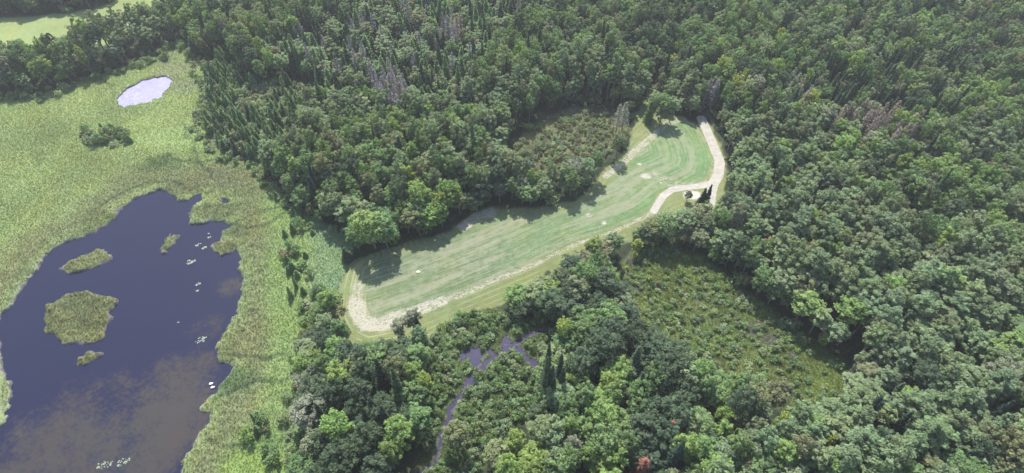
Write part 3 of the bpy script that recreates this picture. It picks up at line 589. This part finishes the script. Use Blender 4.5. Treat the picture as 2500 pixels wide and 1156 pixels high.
# forest trees
x, y = cand(3.0, seed=3); k = inview(x, y, 130); x, y = x[k], y[k]; z = zones(x, y)
stand = fbm(x, y, 26, 91, 3); sp2 = fbm(x, y, 9, 97, 2); hn = fbm(x, y, 16, 99, 3)
U, V_, _ = P2(x, y)
for i in range(len(x)):
    if z['open'][i] < 1.0 or z['belt'][i] < 0 or z['gap'][i] < 0: continue
    if z['road'][i] < 3.0 or not clear(x[i], y[i]) or rng.random() < .05 + .22 * min(1, max(0, (V_[i] - 450) / 350)): continue
    if z['rightgap'][i] < 0 and rng.random() < .7: continue
    s_, t_, r_ = stand[i], sp2[i], rng.random(); hh = .74 + .5 * (hn[i] - .2)
    edge = min(1.0, .60 + z['open'][i] * .05)
    u_, v_ = U[i], V_[i]
    if z['bog'][i] < 0:
        if r_ < .38: put('spruce', x[i], y[i], 11.5 * hh * rng.uniform(.6, 1.25), rng.uniform(.8, 1.25), 'spruceg' if rng.random() < .6 else 'tam')
        elif r_ < .46: put('dead', x[i], y[i], 11 * rng.uniform(.8, 1.2), 1.0, 'dead')
        elif r_ < .66: put('tamarack', x[i], y[i], 9 * rng.uniform(.6, 1.3), 1.15, 'tam')
        else: put('aspen', x[i], y[i], 9.5 * rng.uniform(.7, 1.2), rng.uniform(.8, 1.15), ('greygreen', 'green', 'olive', 'pale')[int(rng.integers(4))])
        continue
    if z['rightbog'][i] < 0 and r_ < .45:
        put('spruce', x[i], y[i], 12 * rng.uniform(.8, 1.2), .95, 'spruce' if rng.random() < .6 else 'spruceg'); continue
    # the wood between field and marsh and left of the creek is darker and rounder
    darkw = (680 < u_ < 1180 and 330 < v_ < 620) or (u_ < 1000 and v_ > 860)
    if darkw: q = s_ + .16
    elif u_ > 1850 and v_ > 500: q = s_ - .12
    else: q = s_
    pc = .035 + (.09 if (1480 < u_ < 1900 and 480 < v_ < 720) or (u_ < 1050 and v_ > 800) or (680 < u_ < 800 and v_ < 600) else 0)
    if r_ < pc and z['open'][i] > 4: put('spruce', x[i], y[i], 15 * hh * rng.uniform(.8, 1.2), rng.uniform(.85, 1.15), 'spruce' if rng.random() < .5 else 'spruceg'); continue
    if q < .42: kd, tk, bh = 'aspen', 'greygreen', 15
    elif q < .52: kd, tk, bh = 'broad', 'greygreen' if t_ < .5 else 'green', 14
    elif q < .62: kd, tk, bh = 'broad', 'green' if t_ < .55 else 'bright', 13.5
    else: kd, tk, bh = 'oak', 'dark' if t_ < .56 else 'green', 12.5
    q2 = rng.random()
    if q2 < .09: tk = 'olive'
    elif q2 < .16: tk = 'pale'
    elif q2 < .22: tk = 'bright'
    elif q2 < .28: tk = 'dark'
    elif q2 < .30: tk = 'mauve'
    elif q2 < .305: tk = 'yellow'
    wd = {'aspen': 1.10, 'broad': .90, 'oak': .84}[kd] * rng.uniform(.68, 1.28) * (.80 + .30 * min(1, max(0, (v_ - 300) / 500)))
    put(kd, x[i], y[i], bh * hh * edge * rng.uniform(.74, 1.18), wd, tk)
# tamarack belt
x, y = cand(2.25, -175, -60, 120, 215, seed=5); z = zones(x, y)
for i in range(len(x)):
    if z['belt'][i] > -0.4 or not clear(x[i], y[i]): continue
    r_ = rng.random(); n_ = vnoise(x[i:i+1] / 9, y[i:i+1] / 9, 8)[0]
    if n_ > .68 and r_ < .75: put('shrub', x[i], y[i], rng.uniform(1.4, 2.6), rng.uniform(1., 1.5), 'olive' if r_ < .5 else 'pale'); continue
    if r_ < .72: put('tamarack', x[i], y[i], rng.uniform(3.5, 6.8), rng.uniform(.95, 1.3), 'tam' if r_ < .62 else 'spruceg')
    else: put('shrub', x[i], y[i], rng.uniform(1.6, 3), rng.uniform(1., 1.5), 'greygreen')
# shrubs: wetland, fen, clearings, marsh fringe, understorey
def shrubs(s, key, p, hr, wr, tks, seed, lim=-.3, extra=None, box=(-215, 215, 24, 240)):
    x, y = cand(s, *box, seed=seed); z = zones(x, y); k = (z[key] < lim); x, y = x[k], y[k]; z = {a: b[k] for a, b in z.items()}
    nn = fbm(x, y, 6, seed + 50, 3); dc = layout(x, y) if len(x) else None
    for i in range(len(x)):
        pp = p if extra is None else p * extra(x[i], y[i], z, i, nn[i])
        if rng.random() > pp or z['road'][i] < 3 or dc['creekw'][i] < .95 or dc['water'][i] < .8 or dc['small'][i] < .8 or not clear(x[i], y[i]): continue
        put('shrub', x[i], y[i], rng.uniform(*hr), rng.uniform(*wr), tks[int(rng.integers(len(tks)))])
shrubs(1.55, 'creekland', .80, (.9, 2.0), (.45, .95), ['greygreen', 'green', 'pale', 'pale', 'green', 'green'], 11)
shrubs(1.45, 'fen', .62, (.6, 1.3), (.35, .75), ['green', 'pale', 'pale', 'green', 'greygreen', 'bright'], 12, extra=lambda x, y, z, i, n: 1.3 if n > .47 else .45)
shrubs(1.6, 'upclear', .75, (.7, 1.7), (.4, .8), ['olive', 'pale', 'greygreen', 'mauve'], 13, extra=lambda x, y, z, i, n: 1.4 if n > .5 else .35)
shrubs(1.9, 'gap', .6, (.9, 2.3), (.6, 1.1), ['olive', 'pale', 'greygreen'], 14)
shrubs(2.2, 'rightgap', .6, (.9, 2.5), (.6, 1.1), ['olive', 'mauve', 'greygreen'], 15)
def fringe(x, y, z, i, n):
    u, v, _ = P2(x, y); e = -z['marsh'][i]; d = max(0., 1 - e / (3.0 if u > 690 and 500 < v < 720 else 5.0)) * .8
    if v > 850 and u > 640: d = max(d, .28 * (1 if n > .5 else .35))
    if (u - 705) ** 2 / 600 + (v - 600) ** 2 / 5500 < 1: d = max(d, .38)
    if (u - 265) ** 2 / 4200 + (v - 335) ** 2 / 500 < 1: d = max(d, .8)
    if 100 < u < 420 and v < 190: d = max(d, max(0, 1 - e / 12.0))
    if z['field'][i] < 3: d = 0
    return d
shrubs(2.0, 'marsh', 1.0, (.8, 2.6), (.5, 1.2), ['green', 'greygreen', 'pale', 'green', 'olive'], 16, extra=fringe)
x, y = cand(6.0, seed=21); k = inview(x, y, 60); x, y = x[k], y[k]; z = zones(x, y)       # understorey at forest edges
for i in range(len(x)):
    if 0 < z['open'][i] < 9 and z['road'][i] > 3 and clear(x[i], y[i]): put('shrub', x[i], y[i], rng.uniform(2, 4), rng.uniform(1.1, 1.8), ('green', 'greygreen', 'olive', 'dark')[int(rng.integers(4))])
# young conifers scattered on the marsh
for (u, v, h) in ((690,560,2.6),(722,520,2.8),(730,535,3),(700,590,2.6),(718,600,3),(695,622,3),(710,640,3.4),(720,660,2.6),(742,615,2),(755,545,2),(780,520,3.6),(735,700,2.6),(705,640,3.2),(698,650,2.8),(760,560,1.8),(650,400,3),(668,465,3),(735,640,2),(750,660,2),(640,1090,3),(655,1120,2.6),(620,1040,3),(240,300,2.6),(255,310,3),(280,318,3),(300,322,3),(310,330,2.6),(235,330,2.6),(265,300,2.4)):
    p = W2((u, v), h)[0]; put('tamarack' if rng.random() < .6 else 'shrub', p[0], p[1], h, rng.uniform(.8, 1.1), 'tam')

# ---------------------------------------------------------------- choose the individuals, the rest becomes stuff
FAM = {'broad': 'broadleaf_tree', 'oak': 'broadleaf_tree', 'aspen': 'broadleaf_tree', 'spruce': 'conifer_tree', 'tamarack': 'conifer_tree', 'shrub': 'shrub', 'dead': 'dead_tree'}
CAT = {'broadleaf_tree': 'broadleaf tree', 'conifer_tree': 'conifer', 'shrub': 'shrub', 'dead_tree': 'dead tree'}
PLACES = [(350,60,'by the far meadow'),(270,160,'at the far marsh shrubs'),(560,60,'behind the upper marsh'),(800,60,'in the far left forest'),(1000,60,'in the far mixed stand'),(1300,60,'in the far middle forest'),(1600,80,'in the far forest'),(1900,80,'in the far right forest'),(2180,100,'in the far right corner'),
 (540,220,'at the top of the conifer thicket'),(540,320,'in the conifer thicket by the marsh'),(650,280,'on the right of the conifer thicket'),(740,250,'in the brushy gap'),(900,200,'around the grey dead trees'),(1150,200,'below the tall far spruce'),(1400,200,'above the brushy clearing'),(1400,320,'around the brushy clearing'),
 (850,320,'in the wood behind the marsh corner'),(1050,330,'in the wood above the field'),(750,440,'at the marsh corner of the forest'),(900,430,'above the field corner tree'),(1080,460,'above the left half of the field'),(1260,450,'above the middle of the field'),(1420,420,'beside the brushy clearing and field'),(1620,220,'at the far tip of the field'),(1800,250,'behind the road end'),(1960,200,'around the greyish trees on the right'),(2160,280,'around the brown dead patch'),
 (1830,380,'right of the road'),(2000,400,'in the forest right of the road'),(2200,430,'at the far right conifers'),(1850,520,'below the road fork on the right'),(1640,530,'under the road bend'),(2050,600,'in the right forest'),(2220,620,'at the right edge of the forest'),(2420,500,'far out on the right'),(2420,900,'at the lower far right'),
 (1550,600,'at the head of the boggy clearing'),(1750,620,'above the boggy clearing'),(1700,700,'in the boggy clearing'),(1850,780,'low in the boggy clearing'),(1950,700,'right of the boggy clearing'),(2100,800,'in the lower right forest'),(1450,660,'along the lower edge of the field'),(1300,720,'below the middle of the field'),(1150,760,'between field and creek'),(1020,820,'below the sandy field corner'),
 (900,900,'in the wood below the field corner'),(800,960,'at the marsh side of the lower wood'),(850,1080,'in the lower left wood'),(970,1080,'left of the lower creek'),(1060,900,'on the left bank of the creek'),(1180,830,'by the violet creek pools'),(1260,900,'on the right bank of the creek'),(1120,1000,'along the lower creek'),(1080,1120,'at the foot of the creek'),
 (1350,880,'around the five spruces'),(1480,760,'left of the boggy clearing'),(1480,900,'by the fallen logs'),(1300,1020,'right of the lower creek'),(1400,1120,'at the bottom middle'),(1560,1000,'in the lower middle forest'),(1640,860,'just below the boggy clearing'),(1680,1060,'around the rust red snag'),(1800,950,'in the forest below the bog'),(1850,1100,'at the bottom right of the middle'),(2000,960,'right of the bog tip'),(2080,1100,'at the bottom right'),(2220,950,'near the right edge, low'),(2240,1110,'in the bottom right corner'),
 (700,560,'in the marsh strip left of the forest'),(700,680,'in the marsh left of the field end'),(790,780,'at the left end of the field'),(680,900,'in the lower marsh'),(640,1080,'near the lower pond shore'),(270,320,'on the marsh below the small pond'),(100,400,'on the far left marsh'),(60,200,'at the far left scrub')]
ORD = ['leftmost', 'second from left', 'third from left', 'fourth from left', 'fifth from left', 'sixth from left', 'seventh from left', 'eighth from left', 'ninth from left', 'tenth from left', 'eleventh from left', 'twelfth from left', '13th from left', '14th from left', '15th from left', '16th from left', '17th from left', '18th from left', '19th from left', '20th from left']
for it in items:
    it['fam'] = FAM[it['kind']]; u, v, d = P2(it['x'], it['y'], it['h'] * .7); it['u'], it['v_'] = u, v
    it['size'] = it['h'] / d * (1 if 0 < u < 2500 and 0 < v < 1156 else .2)
    if it['kind'] == 'shrub': it['size'] *= it['w']
sel = []; rest = []
for fam in CAT:
    L_ = [i for i in items if i['fam'] == fam]; L_.sort(key=lambda i: (-i['sp'], -i['size'])); n_ = [i for i in L_[:298] if i['size'] > 0]
    sel += [i for i in n_ if 0 <= i['u'] <= 2500 and -20 <= i['v_'] <= 1190]; rest += [i for i in L_[:298] if not (0 <= i['u'] <= 2500 and -20 <= i['v_'] <= 1190)] + L_[298:]
cells = {}
pp = np.array([(a, b) for a, b, _ in PLACES], float)
NOUN = {'broadleaf_tree': 'leafy tree', 'conifer_tree': 'pointed conifer', 'shrub': 'low shrub', 'dead_tree': 'dead tree'}
for it in sel:
    if it['lab']: continue
    j = int(np.argmin((pp[:, 0] - it['u']) ** 2 + ((pp[:, 1] - it['v_']) * 1.2) ** 2)); it['cell'] = (j, it['fam'], it['tk']); cells.setdefault(it['cell'], []).append(it)
for key, L_ in cells.items():
    L_.sort(key=lambda i: i['u']); j, fam, tk = key
    for n_, it in enumerate(L_):
        base = '%s %s %s' % (WORD[tk], NOUN[fam], PLACES[j][2])
        it['lab'] = base if len(L_) == 1 else (base + ', ' + (ORD[n_] if n_ < len(ORD) else '%dth from left' % (n_ + 1)))
    if len(L_) > 1: L_[-1]['lab'] = '%s %s %s, rightmost' % (WORD[tk], NOUN[fam], PLACES[j][2])
GRP = {'broadleaf_tree': 'broadleaf trees of the forest', 'conifer_tree': 'conifers among the broadleaf trees and on the marsh', 'shrub': 'shrubs of the marsh and clearings', 'dead_tree': 'dead trees standing in the forest'}
for it in sel:
    cm, tm, ph, _, _ = PROTO[it['kind']][it['v']]; s = it['h'] / ph
    wide = it['w'] * (1 if it['kind'] != 'shrub' else 1)
    if it['kind'] in ('tamarack',): wide *= max(.55, s)
    zz = float(gz(it['x'], it['y'])) - .05; loc = (it['x'], it['y'], zz); rot = (0, 0, it['rot']); sc = (wide, wide, s)
    if tm is None: root = link(it['fam'], cm, None, loc); root.rotation_euler = rot; root.scale = sc; root['tint'] = [float(q) for q in it['c']]
    else:
        root = bpy.data.objects.new(it['fam'], None); COL.objects.link(root); root.location = loc; root.rotation_euler = rot; root.empty_display_size = .5; root.scale = sc
        a = link('crown' if it['fam'] != 'shrub' else 'foliage', cm, root); a['tint'] = [float(q) for q in it['c']]
        link('trunk' if it['fam'] != 'shrub' else 'stems', tm, root)
    tag(root, it['lab'], CAT[it['fam']], GRP[it['fam']])

# stuff: points carrying kind index, turn, size and colour; geometry nodes put the same plants on them
def stuff(name, label, pts, protos):
    """pts rows: x y z rot sx sz r g b idx"""
    pts = np.asarray(pts, float)
    me = bpy.data.meshes.new(name); me.vertices.add(len(pts)); me.vertices.foreach_set('co', pts[:, :3].astype(np.float32).ravel())
    def at(n_, t, d, f): a = me.attributes.new(n_, t, 'POINT'); a.data.foreach_set(f, d)
    at('rot', 'FLOAT_VECTOR', np.stack([pts[:, 3] * 0, pts[:, 3] * 0, pts[:, 3]], 1).astype(np.float32).ravel(), 'vector')
    at('scl', 'FLOAT_VECTOR', np.stack([pts[:, 4], pts[:, 4], pts[:, 5]], 1).astype(np.float32).ravel(), 'vector')
    at('tint', 'FLOAT_VECTOR', pts[:, 6:9].astype(np.float32).ravel(), 'vector')
    at('pick', 'INT', pts[:, 9].astype(np.int32), 'value')
    o = link(name, me); tag(o, label, None, None, 'stuff')
    ng = bpy.data.node_groups.new(name, 'GeometryNodeTree')
    ng.interface.new_socket('Geometry', in_out='INPUT', socket_type='NodeSocketGeometry'); ng.interface.new_socket('Geometry', in_out='OUTPUT', socket_type='NodeSocketGeometry')
    n = ng.nodes; l = ng.links; gi = n.new('NodeGroupInput'); go = n.new('NodeGroupOutput'); jg = n.new('GeometryNodeJoinGeometry'); last = gi.outputs[0]
    for k_, po in enumerate(protos):
        oi = n.new('GeometryNodeObjectInfo'); oi.inputs['Object'].default_value = po
        if 'As Instance' in oi.inputs: oi.inputs['As Instance'].default_value = False
        ip = n.new('GeometryNodeInstanceOnPoints')
        na = n.new('GeometryNodeInputNamedAttribute'); na.data_type = 'INT'; na.inputs[0].default_value = 'pick'
        cmpn = n.new('FunctionNodeCompare'); cmpn.data_type = 'INT'; cmpn.operation = 'EQUAL'
        ii = [s_ for s_ in cmpn.inputs if s_.type == 'INT']; l.new([s_ for s_ in na.outputs if s_.enabled][0], ii[0]); ii[1].default_value = k_
        nr = n.new('GeometryNodeInputNamedAttribute'); nr.data_type = 'FLOAT_VECTOR'; nr.inputs[0].default_value = 'rot'
        ns = n.new('GeometryNodeInputNamedAttribute'); ns.data_type = 'FLOAT_VECTOR'; ns.inputs[0].default_value = 'scl'
        l.new(gi.outputs[0], ip.inputs['Points']); l.new(oi.outputs['Geometry'], ip.inputs['Instance']); l.new(cmpn.outputs[0], ip.inputs['Selection'])
        l.new([s_ for s_ in nr.outputs if s_.enabled][0], ip.inputs['Rotation']); l.new([s_ for s_ in ns.outputs if s_.enabled][0], ip.inputs['Scale'])
        l.new(ip.outputs[0], jg.inputs[0])
    l.new(jg.outputs[0], go.inputs[0])
    md = o.modifiers.new('plants', 'NODES'); md.node_group = ng
    return o
PO = {}
def proto_obj(kind, i):
    if (kind, i) not in PO:
        cm, tm, ph, cg, tg = PROTO[kind][i]
        if tg is None: me = cm
        else:
            V, F = join([cg, tg]); me = mesh_np(kind, V, F, cm.materials[0]); me.materials.append(M_bark)
            mi = np.zeros(len(F), np.int32); mi[len(cg[1]):] = 1; me.polygons.foreach_set('material_index', mi)
        PO[(kind, i)] = bpy.data.objects.new(kind, me)
    return PO[(kind, i)]
for fam, nm, lab in (('broadleaf_tree', 'broadleaf_forest', 'dense canopy of the more distant broadleaf trees'), ('conifer_tree', 'conifer_forest', 'more distant conifers mixed into the forest'), ('shrub', 'shrub_cover', 'low shrubs covering wetland, marsh fringe and clearings'), ('dead_tree', 'dead_wood_stand', 'grey bare trees scattered beyond the frame')):
    L_ = [i for i in rest if i['fam'] == fam]
    if not L_: continue
    keys = sorted({(i['kind'], i['v']) for i in L_}); ki = {k: n_ for n_, k in enumerate(keys)}; pts = []
    for it in L_:
        ph = PROTO[it['kind']][it['v']][2]; s = it['h'] / ph; wide = it['w'] * (max(.55, s) if it['kind'] == 'tamarack' else 1)
        pts.append((it['x'], it['y'], float(gz(it['x'], it['y'])) - .05, it['rot'], wide, s, *it['c'], ki[(it['kind'], it['v'])]))
    stuff(nm, lab, pts, [proto_obj(*k) for k in keys])
# sedge and grass tufts
TO = [bpy.data.objects.new('tuft', m_) for m_ in TUFTS]
def tufts(name, label, mask, n_, col, hr, seed):
    r = np.random.default_rng(seed); ids = np.flatnonzero(mask); ids = r.choice(ids, min(n_, len(ids)), replace=False); x = X[ids] + r.uniform(-.2, .2, len(ids)); y = Y[ids] + r.uniform(-.2, .2, len(ids))
    c = ZC[ids] * col * r.uniform(.88, 1.14, len(ids))[:, None]; h = r.uniform(*hr, len(ids)); w = h * r.uniform(.9, 1.5, len(ids))
    stuff(name, label, np.column_stack([x, y, Z[ids] - .03, r.uniform(0, 6.28, len(ids)), w, h, c, r.integers(0, 4, len(ids))]), TO)
vis = inview(X, Y, 20)
wet = (np.minimum(np.minimum(D['water'], D['small']), D['creekw']) > .35)
tufts('marsh_sedge', 'sedge and reed tufts covering the marsh and islands', vis & wet & ((D['marsh'] < 0)), 48000, np.array([1.32, 1.32, 1.3]), (.22, .5), 1)
tufts('wetland_grass', 'rough grass between the shrubs of the wetland and clearings', vis & wet & ((D['creekland'] < 0) | (D['fen'] < 0) | (D['upclear'] < 0)), 32000, np.array([1.7, 1.7, 1.6]), (.25, .6), 2)

# ---------------------------------------------------------------- small single things
def lily(u, v, r_, n_, lab, seed):
    r = np.random.default_rng(seed); p = W2((u, v), WL)[0]; parts = []
    for k_ in range(n_):
        a = r.uniform(0, 6.28); q = r_ * math.sqrt(r.uniform()); s = r.uniform(.08, .19); t = r.uniform(0, 6.28); z_ = .012 + .010 * k_ / n_
        ang = t + np.linspace(.25, 2 * math.pi - .25, 9); ring = np.stack([q * math.cos(a) + s * np.cos(ang), q * math.sin(a) * .6 + s * np.sin(ang), np.full(9, z_)], 1)
        V = np.vstack([[(q * math.cos(a), q * math.sin(a) * .6, z_)], ring]); F = [(0, j, j + 1, j + 2) for j in (1, 3, 5, 7)]
        parts.append((V, np.array(F)))
    V, F = join(parts); o = link('lily_pads', mesh_np('lily_pads', V, F, M_lily), None, (p[0], p[1], WL)); o.rotation_euler = (0, 0, .4)
    tag(o, lab, 'lily pads', 'lily pad patches on the large pond')
for i, a in enumerate(((465,640,1.25,44,'largest pale lily pad patch on the large pond'),(485,598,.8,14,'lily pad patch above the largest one on the pond'),(498,606,.7,14,'lily pad patch between the largest one and the ragged island'),(511,580,.45,8,'small lily pad patch near the upper right shore'),(509,571,.25,4,'tiny lily pad speck topmost on the pond'),(483,694,.75,13,'broken lily pad patch in the middle of the pond'),(481,710,.4,6,'small lily pads just below the broken patch'),(475,549,.6,10,'lily pads touching the tip of the upper right shore'),(552,567,.5,8,'lily pads in the small cove of the right shore'),(491,830,1.2,26,'loose brownish lily pad patch low in the pond'),(436,787,.3,4,'lone pale lily pads left of the loose brownish patch'),(302,1128,1.3,24,'lily pads near the bottom edge of the pond'),(255,1135,1.5,30,'lily pads in the lower left corner of the pond'))):
    lily(*a, seed=900 + i)
# two swans
def swan(u, v, rot, lab):
    p = W2((u, v), WL)[0]; root = bpy.data.objects.new('swan', None); COL.objects.link(root); root.location = (p[0], p[1], WL); root.rotation_euler = (0, 0, rot); root.scale = (.72, .72, .72)
    path = [(-.72, 0, .22), (-.55, 0, .2), (-.2, 0, .2), (.15, 0, .2), (.38, 0, .22), (.5, 0, .34), (.52, 0, .5), (.46, 0, .66), (.5, 0, .76), (.6, 0, .77), (.68, 0, .74)]
    rad = [.03, .17, .30, .29, .18, .09, .06, .05, .06, .065, .03]
    V, F = tube(path, rad, 10); V[:, 2] = np.maximum(V[:, 2], -.03)
    link('body', mesh_np('body', V, F, M_white, True), root)
    for s in (-1, 1):
        V, F = tube([(.2, s * .2, .3), (-.1, s * .26, .36), (-.45, s * .2, .36), (-.7, s * .08, .34)], [.05, .14, .11, .02], 8); link('wing', mesh_np('wing', V, F, M_white, True), root)
    V, F = tube([(.66, 0, .745), (.80, 0, .70)], [.028, .012], 6); link('beak', mesh_np('beak', V, F, M_beak, True), root)
    tag(root, lab, 'swan', 'pair of swans on the pond')
swan(517, 938, .25, 'farther of two white swans side by side on the pond near the right shore'); swan(521, 947, .2, 'nearer of two white swans side by side on the pond near the right shore')
# pale rock in the crop, white thing by the meadow
def rock(u, v, s, lab, seed, mat=M_stone):
    r = np.random.default_rng(seed); p = W2((u, v))[0]; rings = []; F = []
    n_, m_ = 10, 6
    for i in range(m_):
        ph = math.pi * (.08 + .5 * i / (m_ - 1)); rings += [(math.sin(ph) * math.cos(6.283 * k / n_) * s * r.uniform(.85, 1.15), math.sin(ph) * math.sin(6.283 * k / n_) * s * .75 * r.uniform(.85, 1.15), math.cos(ph) * s * .55) for k in range(n_)]
    for i in range(m_ - 1): F += [(i * n_ + k, i * n_ + (k + 1) % n_, (i + 1) * n_ + (k + 1) % n_, (i + 1) * n_ + k) for k in range(n_)]
    me = bpy.data.meshes.new('rock'); me.from_pydata([tuple(q) for q in rings], [], [tuple(range(n_))] + [f[::-1] for f in F]); me.materials.append(mat)
    o = link('rock', me, None, (p[0], p[1], float(gz(p[0], p[1])))); tag(o, lab, 'rock')
rock(1021, 664, .5, 'single whitish rock lying in the left part of the green field', 5)
rock(228, 37, .8, 'white rock at the edge of the far meadow', 6)
# fallen logs
def log(p0, p1, r0, z0, z1, lab, seed):
    r = np.random.default_rng(seed); a = W2(p0, z0)[0]; b = W2(p1, z1)[0]; m_ = (a + b) / 2 + r.normal(size=2) * .2
    parts = [tube([(*a, z0), (*m_, (z0 + z1) / 2 + .15), (*b, z1)], [r0, r0 * .75, r0 * .35], 7)]
    for k_ in range(7):
        t = r.uniform(.35, 1); c = a * (1 - t) + b * t; zc = z0 * (1 - t) + z1 * t; d_ = r.normal(size=2) * .9
        parts.append(tube([(*c, zc), (*(c + d_ * .6), zc + .5), (*(c + d_), zc + r.uniform(.3, 1.2))], [.06, .04, .015], 4))
    V, F = join(parts); tag(link('fallen_log', mesh_np('fallen_log', V, F, M_log, True)), lab, 'fallen log', 'fallen bleached logs in the dark gap')
log((1522, 836), (1474, 822), .30, 3.0, 5.5, 'upper bleached fallen log in the dark gap left of the bog', 1); log((1504, 848), (1480, 828), .24, 3.0, 5.0, 'lower bleached fallen log in the dark gap left of the bog', 2)
print('items', len(items), 'individual', len(sel), 'stuff', len(rest), {f: sum(1 for i in items if i['fam'] == f) for f in CAT})

# ---------------------------------------------------------------- the air between the drone and the ground
hv = [(sx * 1150, sy * 1150, z_) for z_ in (-3.0, 124.0) for sx, sy in ((-1, -1), (1, -1), (1, 1), (-1, 1))]
hm = bpy.data.meshes.new('haze'); hm.from_pydata(hv, [], [(3, 2, 1, 0), (4, 5, 6, 7), (0, 1, 5, 4), (1, 2, 6, 5), (2, 3, 7, 6), (3, 0, 4, 7)])
m = bpy.data.materials.new('haze'); m.use_nodes = True; n = m.node_tree.nodes; n.clear(); out = n.new('ShaderNodeOutputMaterial'); pv = n.new('ShaderNodeVolumePrincipled')
pv.inputs['Color'].default_value = (.90, .93, .94, 1); pv.inputs['Density'].default_value = .00030; pv.inputs['Anisotropy'].default_value = .25
m.node_tree.links.new(pv.outputs[0], out.inputs['Volume']); hm.materials.append(m)
tag(link('haze', hm), 'thin summer haze over the forest', None, None, 'stuff')
